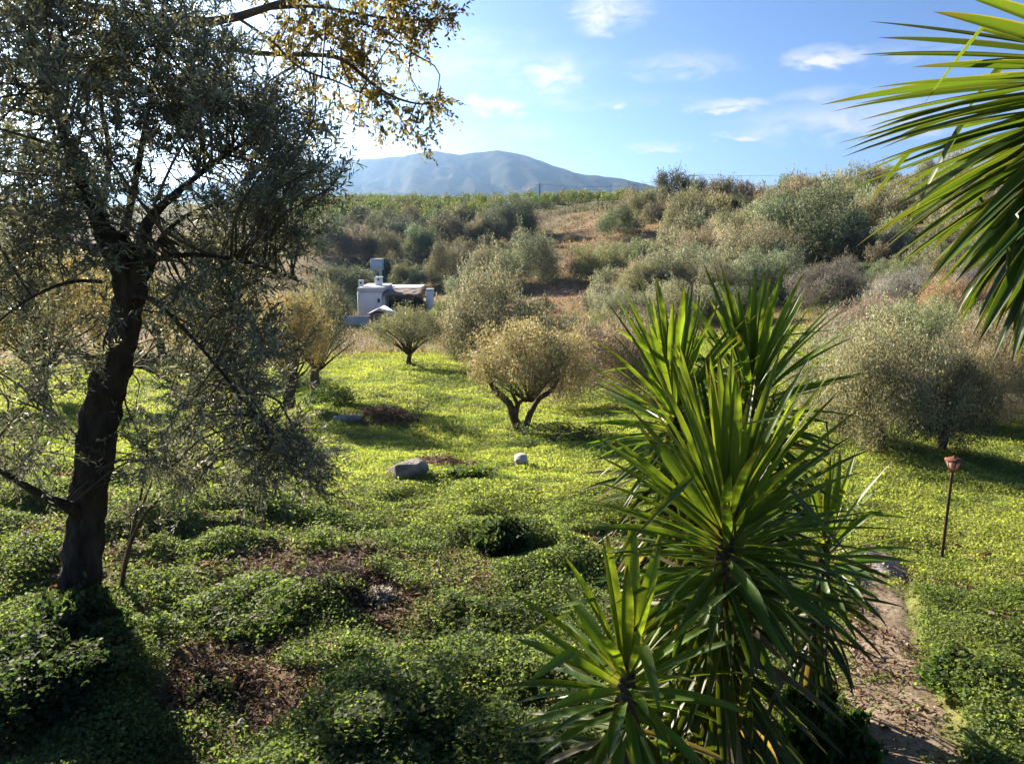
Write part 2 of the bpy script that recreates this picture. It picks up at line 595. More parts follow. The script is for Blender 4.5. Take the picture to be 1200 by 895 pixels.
def add_kites(g, Pos, D, L, Wd, rng, col, fold=0.2, mat=0, up=None):
    n = len(Pos)
    D = unit(D)
    ref = rng.normal(size=(n, 3)) if up is None else up + rng.normal(size=(n, 3)) * 0.35
    S = unit(np.cross(D, ref))
    N = np.cross(S, D)
    L = np.broadcast_to(np.asarray(L, float), (n,))[:, None]
    Wd = np.broadcast_to(np.asarray(Wd, float), (n,))[:, None] * 0.5
    v = np.stack([Pos, Pos + D * L * .5 + S * Wd + N * Wd * fold, Pos + D * L, Pos + D * L * .5 - S * Wd + N * Wd * fold], 1)
    k = np.arange(n)[:, None] * 4
    g.add(v.reshape(-1, 3), k + np.array([0, 1, 2, 3]), np.repeat(col, 4, 0), mat)


def spline(pts, n):
    pts = np.asarray(pts, float)
    q = np.vstack([2 * pts[0] - pts[1], pts, 2 * pts[-1] - pts[-2]])
    t = np.linspace(0, len(pts) - 1 - 1e-6, n)
    i = t.astype(int); f = (t - i)[:, None]
    a, b, c, d = q[i], q[i + 1], q[i + 2], q[i + 3]
    return 0.5 * (2 * b + (c - a) * f + (2 * a - 5 * b + 4 * c - d) * f ** 2 + (3 * b - a - 3 * c + d) * f ** 3)


def add_tube(g, pts, rad, sides=6, col=(0.1, 0.08, 0.05), mat=0, knobs=0.0, seed=0, groove=0.0):
    pts = np.asarray(pts, float)
    n = len(pts)
    rad = np.interp(np.linspace(0, 1, n), np.linspace(0, 1, len(rad)), rad)
    T = unit(np.gradient(pts, axis=0))
    ref = np.array((1.0, 0.13, 0.07)) if abs(T[:, 0].mean()) < 0.8 else np.array((0.1, 0.2, 1.0))
    A = unit(np.cross(T, ref)); B = np.cross(T, A)
    a = np.linspace(0, 2 * math.pi, sides, endpoint=False)
    rr = rad[:, None] * np.ones(sides)
    if knobs or groove:
        s = np.arange(n)[:, None] * 0.35
        rr = rr * (1 + knobs * perlin(np.cos(a)[None] * 1.3 + s, np.sin(a)[None] * 1.3 + s * 0.37, seed)
                   + groove * perlin(np.cos(a)[None] * 4 + 10 + s * .22, np.sin(a)[None] * 4 + s * .16, seed + 1))
    v = pts[:, None] + A[:, None] * (np.cos(a)[None, :, None] * rr[..., None]) + B[:, None] * (np.sin(a)[None, :, None] * rr[..., None])
    v = v.reshape(-1, 3)
    i, j = np.meshgrid(np.arange(n - 1), np.arange(sides), indexing='ij')
    j2 = (j + 1) % sides
    f = np.stack([i * sides + j, i * sides + j2, (i + 1) * sides + j2, (i + 1) * sides + j], -1).reshape(-1, 4)
    g.add(v, [f, np.arange(sides)[None, ::-1], ((n - 1) * sides + np.arange(sides))[None]], col, mat)


def link(name, me, parent=None, loc=(0, 0, 0), rot=0.0, scale=(1, 1, 1)):
    o = bpy.data.objects.new(name, me)
    COL.objects.link(o)
    o.location = tuple(float(x) for x in loc)
    o.rotation_euler = (0, 0, rot)
    o.scale = scale if not isinstance(scale, (int, float)) else (scale,) * 3
    if parent is not None:
        o.parent = parent
    return o


def tag(o, label, cat, group=None):
    o['label'] = label
    o['category'] = cat
    if group:
        o['group'] = group
    return o


def thing(name, label, cat, loc=(0, 0, 0), group=None, rot=0.0):
    return tag(link(name, None, None, loc, rot), label, cat, group)


def kind(o, k):
    o['kind'] = k
    return o


def box(g, c, s, col=(.5, .5, .5), mat=0, taper=1.0, bevel=0.0):
    """a box with slightly cut edges, centre c, size s"""
    cx, cy_, cz = c; sx, sy, sz = (x / 2 for x in s)
    b = bevel or min(s) * 0.04
    ring = [(-1, -1), (1, -1), (1, 1), (-1, 1)]
    v, f = [], []
    for (z, ins, tp) in ((-sz, b, 1), (-sz + b, 0, 1), (sz - b, 0, taper), (sz, b, taper)):
        for (x, y) in ring:
            for k in (0, 1):
                fx = x * (sx * tp - ins - (b if (k == 0) == (x * y > 0) else 0))
                fy = y * (sy * tp - ins - (b if (k == 1) == (x * y > 0) else 0))
                v.append((cx + fx, cy_ + fy, cz + z))
    n = 8
    # order every ring of eight points counter-clockwise
    base = np.array(v[:8])[:, :2] - np.array((cx, cy_))
    order = np.argsort(np.arctan2(base[:, 1], base[:, 0]))
    v = np.array(v).reshape(4, 8, 3)[:, order].reshape(-1, 3)
    for r_ in range(3):
        for j in range(n):
            f.append((r_ * n + j, r_ * n + (j + 1) % n, (r_ + 1) * n + (j + 1) % n, (r_ + 1) * n + j))
    g.add(v, [np.array(f), np.arange(8)[None, ::-1], (24 + np.arange(8))[None]], col, mat)


# ------------------------------------------------------------------ ground, path, mountain, haze
def build_ground():
    ZONES = [(700, 308, 60, (0.23, 0.145, 0.085)), (655, 345, 45, (0.24, 0.155, 0.10)), (690, 268, 60, (0.21, 0.135, 0.07)), (740, 262, 40, (0.23, 0.15, 0.08)),
             (560, 400, 60, (0.17, 0.11, 0.075)), (430, 402, 45, (0.18, 0.12, 0.085)), (520, 380, 30, (0.19, 0.125, 0.085)), (760, 285, 40, (0.23, 0.15, 0.08)),
             (640, 262, 45, (0.15, 0.12, 0.06)), (620, 300, 40, (0.10, 0.09, 0.05)),
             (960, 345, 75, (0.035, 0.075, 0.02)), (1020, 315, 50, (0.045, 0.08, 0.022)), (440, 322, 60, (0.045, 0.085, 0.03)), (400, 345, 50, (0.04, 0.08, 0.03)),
             (520, 366, 22, (0.22, 0.25, 0.03)), (612, 372, 16, (0.17, 0.2, 0.03)), (480, 310, 40, (0.05, 0.08, 0.03)), (845, 322, 14, (0.10, 0.16, 0.03)),
             (840, 245, 30, (0.22, 0.15, 0.09)), (880, 315, 120, (0.055, 0.07, 0.03)), (800, 345, 80, (0.07, 0.075, 0.04)), (1010, 285, 100, (0.085, 0.085, 0.042)), (1060, 420, 120, (0.08, 0.08, 0.04)), (960, 258, 60, (0.13, 0.11, 0.06)), (500, 300, 40, (0.06, 0.065, 0.035)), (530, 330, 25, (0.08, 0.09, 0.045))]  # broad dark greens on the right slope paint shade between the bushes
    th = np.concatenate([np.linspace(-math.pi, -0.84, 60, endpoint=False), np.linspace(-0.84, 0.84, 430), np.linspace(0.84, math.pi, 60)[1:]])
    rr = np.concatenate([np.geomspace(0.4, 2.6, 14, endpoint=False), np.geomspace(2.6, 14, 330, endpoint=False), np.geomspace(14, 60, 150, endpoint=False),
                         np.geomspace(60, 430, 170, endpoint=False), np.geomspace(430, FAR_SHEET, 30)])
    T, Rr = np.meshgrid(th, rr, indexing='xy')
    x, y = (np.sin(T) * Rr).ravel(), (np.cos(T) * Rr).ravel()
    z = height(x, y)
    r = np.hypot(x, y)
    z = z - sstep(430, 900, r) * 18
    nth, nr = len(th), len(rr)
    i, j = np.meshgrid(np.arange(nr - 1), np.arange(nth - 1), indexing='ij')
    f = np.stack([i * nth + j, (i + 1) * nth + j, (i + 1) * nth + j + 1, i * nth + j + 1], -1).reshape(-1, 4)[:, ::-1]
    meadow = np.array((0.16, 0.175, 0.05)); soil = np.array((0.13, 0.08, 0.055)); dry = np.array((0.19, 0.135, 0.065)); orch = np.array((0.10, 0.095, 0.04))
    c = np.tile(meadow, (len(x), 1))
    k = sstep(38, 60, r + 6 * perlin(x / 9, y / 9, 31))[:, None]
    c = c * (1 - k) + dry * k
    k = sstep(135, 150, r)[:, None]
    c = c * (1 - k) + orch * k
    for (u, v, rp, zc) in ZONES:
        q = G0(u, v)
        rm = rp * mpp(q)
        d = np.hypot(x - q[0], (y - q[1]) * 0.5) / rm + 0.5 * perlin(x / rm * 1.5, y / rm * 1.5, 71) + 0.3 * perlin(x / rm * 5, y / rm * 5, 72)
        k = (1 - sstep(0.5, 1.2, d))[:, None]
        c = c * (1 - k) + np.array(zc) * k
    k = np.clip(brown_mask(x, y) + (1 - sstep(3, 7, r)) * 0.5, 0, 1)[:, None]
    c = c * (1 - k) + soil * k
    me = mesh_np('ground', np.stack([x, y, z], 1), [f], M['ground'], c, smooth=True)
    kind(link('ground', me), 'structure')


build_ground()


def build_path():
    pts = spline(np.concatenate([PATH[:, :2], PATH[:, 2:3]], 1), 90)
    d = unit(np.gradient(pts[:, :2], axis=0)); nrm = np.stack([d[:, 1], -d[:, 0]], 1)
    s = np.linspace(-.92, .92, 21)
    w = pts[:, 2][:, None] * (1.0 + 0.18 * perlin(np.arange(90)[:, None] * 0.21 + 3 * np.sign(s), np.zeros((90, 21)), 8))
    xy = pts[:, None, :2] + nrm[:, None] * (s[None, :] * w)[..., None]
    x, y = xy[..., 0].ravel(), xy[..., 1].ravel()
    z = height(x, y) + 0.022 + 0.02 * perlin(x * 3, y * 3, 18) - 0.085 * np.abs(np.tile(s, 90)) ** 4
    i, j = np.meshgrid(np.arange(89), np.arange(20), indexing='ij')
    f = np.stack([i * 21 + j, i * 21 + j + 1, (i + 1) * 21 + j + 1, (i + 1) * 21 + j], -1).reshape(-1, 4)
    kind(link('path', mesh_np('path', np.stack([x, y, z], 1), [f], M['path'], smooth=True)), 'structure')


build_path()


def build_paving():
    p = G(1022, 660)
    rng = np.random.default_rng(4)
    g = Geo()
    n = 22
    a = np.linspace(0, 2 * math.pi, n, endpoint=False)
    rr = 1 + .12 * np.sin(a * 3 + 1) + rng.normal(size=n) * .04
    xy = np.stack([np.cos(a) * .40 * rr, np.sin(a) * .62 * rr], 1)
    zz = height(p[0] + xy[:, 0], p[1] + xy[:, 1]) - p[2]
    top = np.column_stack([xy * .97, zz + .03]); bot = np.column_stack([xy, zz - .1])
    j = np.arange(n)
    g.add(np.vstack([bot, top]), [np.stack([j, (j + 1) % n, n + (j + 1) % n, n + j], 1), (n + j)[None]])
    kind(link('paving', g.mesh('paving', M['slab']), None, p), 'structure')


build_paving()


def build_mountain():
    RIDGE = [(-300, 236), (-60, 228), (120, 222), (250, 214), (330, 202), (375, 192), (400, 188), (440, 186), (474, 183), (490, 179), (511, 177), (525, 179.5), (538, 181.5),
             (556, 179), (581, 176.5), (600, 178.5), (618, 183), (640, 191), (655, 196), (672, 202), (686, 205), (700, 206), (716, 207.5),
             (735, 211), (750, 214.5), (770, 219), (800, 226), (860, 234), (950, 240), (1200, 246)]
    ru = np.array([q[0] for q in RIDGE]); rv = np.array([q[1] for q in RIDGE])
    D0 = 3200.0
    us = np.linspace(-300, 1200, 360)
    # ridge crest as a true height above the plain at 3.2 km, flanks falling both ways
    crest_v = np.interp(us, ru, rv) + 0.9 * perlin(us / 16, us * 0, 3) + 0.4 * perlin(us / 5, us * 0, 4)
    cx = np.array([P(u, v, D0) for u, v in zip(us, crest_v)])
    prof = np.linspace(-1, 1, 81)
    X = np.tile(cx[:, 0][:, None], (1, 81))
    Yv = D0 + prof[None, :] * 1300 + 0 * X
    hh = (cx[:, 2][:, None] + 40) * np.clip(1 - np.abs(prof) ** 1.25, 0, 1)[None, :]
    gul = np.abs(fbm(X / 260 + Yv / 1400, Yv / 1100, 5, 5, .55)) * (1 - np.clip(1 - np.abs(prof) * 1.0, 0, 1) ** 4)[None, :]
    Z = -40 + hh * (1 - 0.42 * np.clip(gul, 0, 1) * (np.abs(prof)[None, :] > 0.02))
    n, m_ = X.shape
    i, j = np.meshgrid(np.arange(n - 1), np.arange(m_ - 1), indexing='ij')
    f = np.stack([i * m_ + j, (i + 1) * m_ + j, (i + 1) * m_ + j + 1, i * m_ + j + 1], -1).reshape(-1, 4)
    kind(link('mountain', mesh_np('mountain', np.stack([X, Yv, Z], -1).reshape(-1, 3), [f], M['mountain'], smooth=True)), 'structure')


build_mountain()


def build_haze():
    g = Geo()
    zb, zt = -60.0, 420.0
    s = FAR_SHEET + 300
    v = [(-s, -s, zb), (s, -s, zb), (s, s, zb), (-s, s, zb), (-s, -s, zt), (s, -s, zt), (s, s, zt), (-s, s, zt)]
    f = [(0, 3, 2, 1), (4, 5, 6, 7), (0, 1, 5, 4), (1, 2, 6, 5), (2, 3, 7, 6), (3, 0, 4, 7)]
    g.add(v, np.array(f))
    m, t, out = new_mat('haze')
    pv = t.n('ShaderNodeVolumePrincipled')
    pv.inputs['Color'].default_value = (0.36, 0.60, 1.0, 1)
    pv.inputs['Density'].default_value = HAZE_DENSITY
    pv.inputs['Anisotropy'].default_value = 0.72
    t.t.links.new(pv.outputs[0], out.inputs['Volume'])
    kind(link('haze', g.mesh('haze', m)), 'stuff')


HAZE_DENSITY = 0.00012
build_haze()

# ------------------------------------------------------------------ buildings and poles
def build_house():
    q = G(436, 372)
    s = mpp(q)
    root = thing('cottage', 'low whitewashed cottage with flat roofs and chimneys in the valley', 'cottage', q)
    Y = q[1]

    def px(u, v, dy=0.0):
        p = P(u, v, Y + dy)
        return p - q

    def block(name, u0, u1, v0, v1, depth, dy, mat, parent=root, taper=1.0):
        a, b = px(u0, v1, dy), px(u1, v0, dy)
        g = Geo()
        w, h = b[0] - a[0], b[2] - a[2]
        box(g, ((a[0] + b[0]) / 2, dy + depth / 2, (a[2] + b[2]) / 2), (w, depth, h), taper=taper)
        return link(name, g.mesh(name, mat), parent)
    block('wall', 420, 447, 342, 384, 5.0, 0.0, M['whitewash'])                 # main block
    r1 = block('roof', 418.5, 449, 337.5, 342, 5.4, -0.12, M['roof_white'])
    r1['label'] = 'flat white roof slab over the main block'
    block('wall', 447.2, 451, 346, 384, 3.0, 0.9, M['whitewash'])
    block('wall', 451.4, 491, 341.5, 384, 3.2, 3.0, M['stone_wall'])['label'] = 'rough brown stone wall of the right wing'
    block('roof', 449.5, 492, 337.8, 341.2, 4.2, 2.7, M['roof_white'])['label'] = 'pale flat roof of the right wing'
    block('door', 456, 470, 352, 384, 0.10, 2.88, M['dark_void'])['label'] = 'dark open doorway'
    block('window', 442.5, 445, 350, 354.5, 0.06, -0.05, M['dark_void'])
    block('porch_post', 452.5, 454, 341.5, 384, 0.14, 2.2, M['pole_wood'])
    block('porch_post', 486.5, 488, 341.5, 384, 0.14, 2.2, M['pole_wood'])
    # sagging reed cover of the porch
    a, b = px(448, 347, 0.4), px(492, 341, 0.4)
    g = Geo()
    xs = np.linspace(a[0], b[0], 24); ys = np.linspace(0.2, 3.2, 8)
    X, Yg = np.meshgrid(xs, ys, indexing='ij')
    Z = np.interp(Yg, (0.2, 3.2), (a[2] + .1, b[2])) + 0.10 * perlin(X * 1.7, Yg * 1.7, 3)
    top = np.stack([X, Yg, Z + .06], -1).reshape(-1, 3); bot = np.stack([X, Yg, Z - .04], -1).reshape(-1, 3)
    i, j = np.meshgrid(np.arange(23), np.arange(7), indexing='ij')
    f = np.stack([i * 8 + j, (i + 1) * 8 + j, (i + 1) * 8 + j + 1, i * 8 + j + 1], -1).reshape(-1, 4)
    n = len(top)
    edge = [k * 8 for k in range(24)] + [23 * 8 + k for k in range(1, 8)] + [k * 8 + 7 for k in range(22, -1, -1)] + [k for k in range(6, 0, -1)]
    e = np.array(edge); e2 = np.roll(e, -1)
    g.add(np.vstack([top, bot]), [f, f[:, ::-1] + n, np.stack([e, e + n, e2 + n, e2], 1)])
    link('porch_cover', g.mesh('porch_cover', M['stone_wall']), root)
    for (u0, u1, v0, dy) in ((420.5, 425, 328.5, 2.0), (439.5, 447, 324.5, 3.0)):
        c = block('chimney', u0, u1, v0 + 1.2, 341, (u1 - u0) * s, dy, M['whitewash'])
        block('chimney_cap', u0 - .6, u1 + .6, v0, v0 + 1.2, (u1 - u0 + 1.2) * s, dy - 0.6 * s, M['roof_white'], c)
        w = (u1 - u0) * s
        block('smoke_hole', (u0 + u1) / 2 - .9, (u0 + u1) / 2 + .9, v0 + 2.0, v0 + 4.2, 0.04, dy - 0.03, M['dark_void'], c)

    def lone(name, label, cat, u, vb, parts):
        p = P(u, vb, Y + parts[0][5])
        zg = hz(p[0], p[1])
        o = thing(name, label, cat, (p[0], p[1], zg))
        for (pn, u0, u1, v0, v1, dy, depth, mat, tp) in parts:
            a, b = P(u0, v1, Y + dy), P(u1, v0, Y + dy)
            za = min(a[2], zg - .05) if v1 >= vb else a[2]
            g = Geo()
            box(g, ((a[0] + b[0]) / 2 - p[0], dy - parts[0][5] + depth / 2, (za + b[2]) / 2 - zg), (b[0] - a[0], depth, b[2] - za), taper=tp)
            link(pn, g.mesh(pn, mat), o)
        return o
    lone('gate_pillar', 'white square masonry pillar right of the valley cottage', 'pillar', 503.5, 366,
         [('shaft', 499.5, 507.5, 341, 366, 1.0, 0.65, M['whitewash'], 1.0), ('capstone', 498.8, 508.2, 338.6, 341, 0.96, 0.74, M['roof_white'], 0.92)])
    lone('water_tank', 'square white tank raised on a stand in the green behind the cottage', 'water tank', 440.5, 326,
         [('tank', 434, 447.5, 304.5, 317.5, 20.0, 1.2, M['board_white'], 1.0), ('tank_lid', 433.6, 447.9, 303.5, 304.5, 19.95, 1.3, M['roof_white'], .95),
          ('stand_leg', 434.5, 437, 317.5, 326, 20.1, .4, M['whitewash'], 1.0), ('stand_leg', 444.5, 447, 317.5, 326, 20.1, .4, M['whitewash'], 1.0)])
    # lean-to with a pale pitched roof in front
    p = P(448, 378, Y - 4.0); zg = hz(p[0], p[1])
    o = thing('shed', 'small stone lean-to shed with a pale sloping roof before the cottage', 'shed', (p[0], p[1], zg))
    top = P(448, 364, Y - 4.0)[2] - zg
    g = Geo(); box(g, (0, 0, top / 2 - .3), (1.7, 1.8, top + .6 - .25)); link('wall', g.mesh('wall', M['stone_wall']), o)
    g = Geo()
    for sd in (-1, 1):
        v = np.array([(0, -1.15, top + .34), (0, 1.15, top + .34), (sd * 1.15, 1.15, top - .22), (sd * 1.15, -1.15, top - .22)])
        v = np.vstack([v, v - np.array((0, 0, .08))])
        g.add(v, np.array([(0, 1, 2, 3), (7, 6, 5, 4), (0, 3, 7, 4), (1, 5, 6, 2), (2, 6, 7, 3), (0, 4, 5, 1)]))
    link('roof', g.mesh('roof', M['roof_white']), o)
    # long pale cover / low wall left of it
    p = P(416, 379, Y - 5.5); zg = hz(p[0], p[1])
    o = thing('garden_wall', 'low pale garden wall running left from the shed', 'garden wall', (p[0], p[1], zg))
    h = P(416, 371.5, Y - 5.5)[2] - zg
    g = Geo(); box(g, (0, 0, h / 2 - .2), (30 * s, .35, h + .4)); link('wall', g.mesh('wall', M['pale_cover']), o)
    g = Geo(); box(g, (0, 0, h + .04), (30.5 * s, .45, .08)); link('coping', g.mesh('coping', M['roof_white']), o)


build_house()


def build_poles():
    tops = []
    for (u, v0, Y, vb, lb) in ((632.5, 215, 190.0, 245, 'bare utility pole standing on the orchard ridge below the mountain'),
                               (813.5, 203.5, 175.0, 238, 'utility pole with a crossarm half hidden by trees on the right hill')):
        t = P(u, v0, Y)
        zg = hz(t[0], t[1])
        h = t[2] - zg
        o = thing('utility_pole', lb, 'utility pole', (t[0], t[1], zg))
        g = Geo()
        add_tube(g, np.stack([np.zeros(8), np.zeros(8), np.linspace(-.3, h, 8)], 1), (.20, .13), 8)
        link('pole', g.mesh('pole', M['pole_wood'], True), o)
        g = Geo(); box(g, (0, -.12, h - .45), (2.2 if u > 700 else 1.2, .10, .14)); ca = link('crossarm', g.mesh('crossarm', M['pole_wood']), o)
        for x in ((-.95, 0, .95) if u > 700 else (-.5, 0, .5)):
            g = Geo()
            add_tube(g, [(x, -.12, h - .38), (x, -.12, h - .2), (x, -.12, h - .12)], (.045, .06, .02), 6)
            link('insulator', g.mesh('insulator', M['board_white']), ca)
        tops.append((t[0], t[1] - .12, t[2] - .12))
    a, b = np.array(tops[0]), np.array(tops[1])
    ends = [np.array(P(380, 238, 260.0)), a, b, np.array(P(1000, 208, 200.0)) + np.array((0, 0, 2.0))]
    g = Geo()
    pts = []
    for p0, p1, sag in ((ends[0], ends[1], 2.2), (ends[1], ends[2], 1.6), (ends[2], ends[3], .9)):
        t = np.linspace(0, 1, 20)[:, None]
        seg = p0 + (p1 - p0) * t
        seg[:, 2] -= (4 * t * (1 - t))[:, 0] * sag
        pts.append(seg if not pts else seg[1:])
    add_tube(g, np.vstack(pts), (.028, .028), 5)
    o = link('power_line', g.mesh('power_line', M['wire']))
    tag(o, 'thin sagging power cable strung between the two utility poles', 'power line')


build_poles()


def build_lantern():
    b = G(1103, 657)
    top = P(1117.5, 536, b[1] - .05)
    tip = P(1116, 552, b[1] - .05)
    o = thing('garden_lantern', 'rusty garden lantern on a thin leaning pole in the sunlit grass', 'garden lantern', b)
    h = tip - b
    g = Geo()
    t = np.linspace(0, 1, 14)[:, None]
    add_tube(g, np.vstack([h * 0 - np.array((0, 0, .15)), h * t]), (.021, .017), 8, knobs=.15)
    link('pole', g.mesh('pole', M['iron'], True), o)
    s = (top[2] - tip[2])
    ax = h
    a = np.linspace(0, 2 * math.pi, 7)[:-1] + .3

    def ring(r, z):
        return np.stack([ax[0] + r * np.cos(a), ax[1] + r * np.sin(a), np.full(6, ax[2] + z)], 1)
    g = Geo()
    # holder cup
    v = np.vstack([ring(.018, -.02), ring(.045, .0), ring(.045, .014), ring(.02, .02)])
    j = np.arange(6); f = [np.stack([k * 6 + j, k * 6 + (j + 1) % 6, (k + 1) * 6 + (j + 1) % 6, (k + 1) * 6 + j], 1) for k in range(3)]
    g.add(v, f + [(18 + j)[None], j[None, ::-1]])
    link('holder', g.mesh('holder', M['rust']), o)
    r0, r1, z0, z1 = .048, .096, .014, s * .80
    A, B = ring(r0, z0), ring(r1, z1)
    fr = Geo()
    for k in range(6):
        add_tube(fr, [A[k], (A[k] + B[k]) / 2, B[k]], (.006, .006), 5)
        add_tube(fr, [B[k], (B[k] + B[(k + 1) % 6]) / 2, B[(k + 1) % 6]], (.007, .007), 5)
    link('frame', fr.mesh('frame', M['rust']), o)
    for k in range(6):
        g = Geo()
        c = (A.mean(0) + B.mean(0)) / 2
        qd = np.array([A[k], A[(k + 1) % 6], B[(k + 1) % 6], B[k]])
        qd = qd + (c - qd.mean(0)) * .08
        inn = qd + (c - qd.mean(0)) * .05
        g.add(np.vstack([qd, inn]), np.array([(0, 1, 2, 3), (7, 6, 5, 4), (0, 4, 5, 1), (1, 5, 6, 2), (2, 6, 7, 3), (3, 7, 4, 0)]))
        link('pane', g.mesh('pane', M['pane']), o)
    g = Geo()
    v = np.vstack([ring(.104, z1 + .004), ring(.097, z1 + .016), ring(.04, z1 + s * .18), ring(.012, z1 + s * .22), ring(.014, z1 + s * .3), ring(.002, z1 + s * .34)])
    f = [np.stack([k * 6 + j, k * 6 + (j + 1) % 6, (k + 1) * 6 + (j + 1) % 6, (k + 1) * 6 + j], 1) for k in range(5)]
    g.add(v, f + [j[None, ::-1], (30 + j)[None]])
    link('cap', g.mesh('cap', M['rust']), o)


build_lantern()


# ------------------------------------------------------------------ rocks, logs, brush
def rock_mesh(name, seed, sx, sy, sz, mat, cut=0.0):
    import bmesh
    bm = bmesh.new()
    bmesh.ops.create_icosphere(bm, subdivisions=5, radius=1.0)
    co = np.array([v.co[:] for v in bm.verts])
    rng = np.random.default_rng(seed)
    for _ in range(9):
        n = unit(rng.normal(size=3)); d = rng.uniform(.55, .85)
        k = co @ n - d
        co = co - np.clip(k, 0, None)[:, None] * n * .92
    co = co * (1 + .05 * fbm(co[:, 0] * 2 + seed, co[:, 1] * 2 + co[:, 2] * 1.7, 4, seed))[:, None]
    co[:, 2] += cut * co[:, 0]
    for v, c in zip(bm.verts, co):
        v.co = (c[0] * sx, c[1] * sy, c[2] * sz)
    for f in bm.faces:
        f.smooth = True
    me = bpy.data.meshes.new(name)
    bm.to_mesh(me); bm.free()
    me.materials.append(mat)
    return me


def build_rocks():
    for (u, v, w, h, seed, mat, cut, lb) in ((476, 557, 46, 19, 3, 'rock', -.25, 'large grey boulder with a flat sloping top in the meadow grass'),
                                             (611, 547, 26, 15, 5, 'white_rock', 0, 'small whitish rock lying in the sunny meadow'),
                                             (282, 853, 15, 10, 8, 'white_rock', .2, 'pale flat stone among dry litter in the foreground'),
                                             (330, 578, 16, 8, 9, 'rock', 0, 'little grey stone on bare soil near the olive branches')):
        p = G(u, v)
        s = mpp(p)
        o = link('rock', rock_mesh('rock', seed, w * s * .56, w * s * .42, h * s * .75, M[mat], cut), None, (p[0], p[1], p[2] + h * s * .34), seed)
        tag(o, lb, 'rock')
    a, b = G(391, 496), G(424, 493)
    g = Geo()
    t = np.linspace(0, 1, 14)[:, None]
    pts = (b - a) * t + np.array((0, 0, .09))
    add_tube(g, pts, (.10, .12, .105, .09), 12, knobs=.12, groove=.1, seed=4)
    tag(link('log', g.mesh('log', M['dead_wood'], True), None, a), 'cut log lying in the grass by the left olive trunks', 'log')


build_rocks()


def brush_pile(name, label, cat, u, v, wpx, hpx, n, col, seed, mat='dry', lying=.8, rad=.006):
    p = G(u, v); s = mpp(p)
    rng = np.random.default_rng(seed)
    g = Geo()
    for k in range(n):
        c = rng.normal(size=2) * .36 * wpx * s * .5
        hh = hpx * s * math.exp(-(c[0] ** 2 + c[1] ** 2) / (wpx * s * .35) ** 2)
        z = hz(p[0] + c[0], p[1] + c[1]) - p[2] + rng.uniform(0, 1) * hh
        d = unit(np.array((rng.normal(), rng.normal(), rng.uniform(-.2, 1.0) * (1 - lying) * 2 + rng.normal() * .18)))
        L = rng.uniform(.25, .8) * wpx * s * .34
        bend = rng.normal(size=3) * .12 * L
        a = np.array((c[0], c[1], z + .02))
        add_tube(g, [a - d * L * .4, a + bend, a + d * L * .6 + bend * .3], (rad * 1.4, rad, rad * .35), 4, np.array(col) * rng.uniform(.5, 1.5))
    m = int(n * 5)
    c = rng.normal(size=(m, 2)) * .38 * wpx * s * .5
    z = height(p[0] + c[:, 0], p[1] + c[:, 1]) - p[2] + rng.uniform(0, .8, m) * hpx * s * np.exp(-(c ** 2).sum(1) / (wpx * s * .35) ** 2)
    add_kites(g, np.stack([c[:, 0], c[:, 1], z + .02], 1), rng.normal(size=(m, 3)) * np.array((1, 1, .5)), rng.uniform(.03, .08, m) * max(1, s / .012), rng.uniform(.012, .03, m) * max(1, s / .012), rng,
              np.array(col) * rng.uniform(.5, 1.6, (m, 1)))
    return tag(link(name, g.mesh(name, M[mat]), None, p), label, cat)


brush_pile('brush_pile', 'heap of dry brown stalks beside the grey boulder', 'brush pile', 520, 548, 90, 13, 260, (.20, .125, .085), 21)
brush_pile('brush_pile', 'flat heap of brown dead stalks behind the log in the meadow', 'brush pile', 455, 490, 95, 16, 240, (.20, .13, .09), 22)
brush_pile('brush_pile', 'tangle of dark dead twigs on the bare foreground soil', 'brush pile', 392, 686, 150, 13, 520, (.085, .055, .042), 23, rad=.004)
brush_pile('brush_pile', 'spray of bleached grey sticks among the dark foreground twigs', 'brush pile', 446, 702, 46, 13, 90, (.42, .38, .33), 24, lying=.6, rad=.006)
brush_pile('brush_pile', 'loose brown litter of twigs below the clover mound', 'brush pile', 255, 800, 120, 14, 200, (.12, .075, .05), 25, rad=.004)


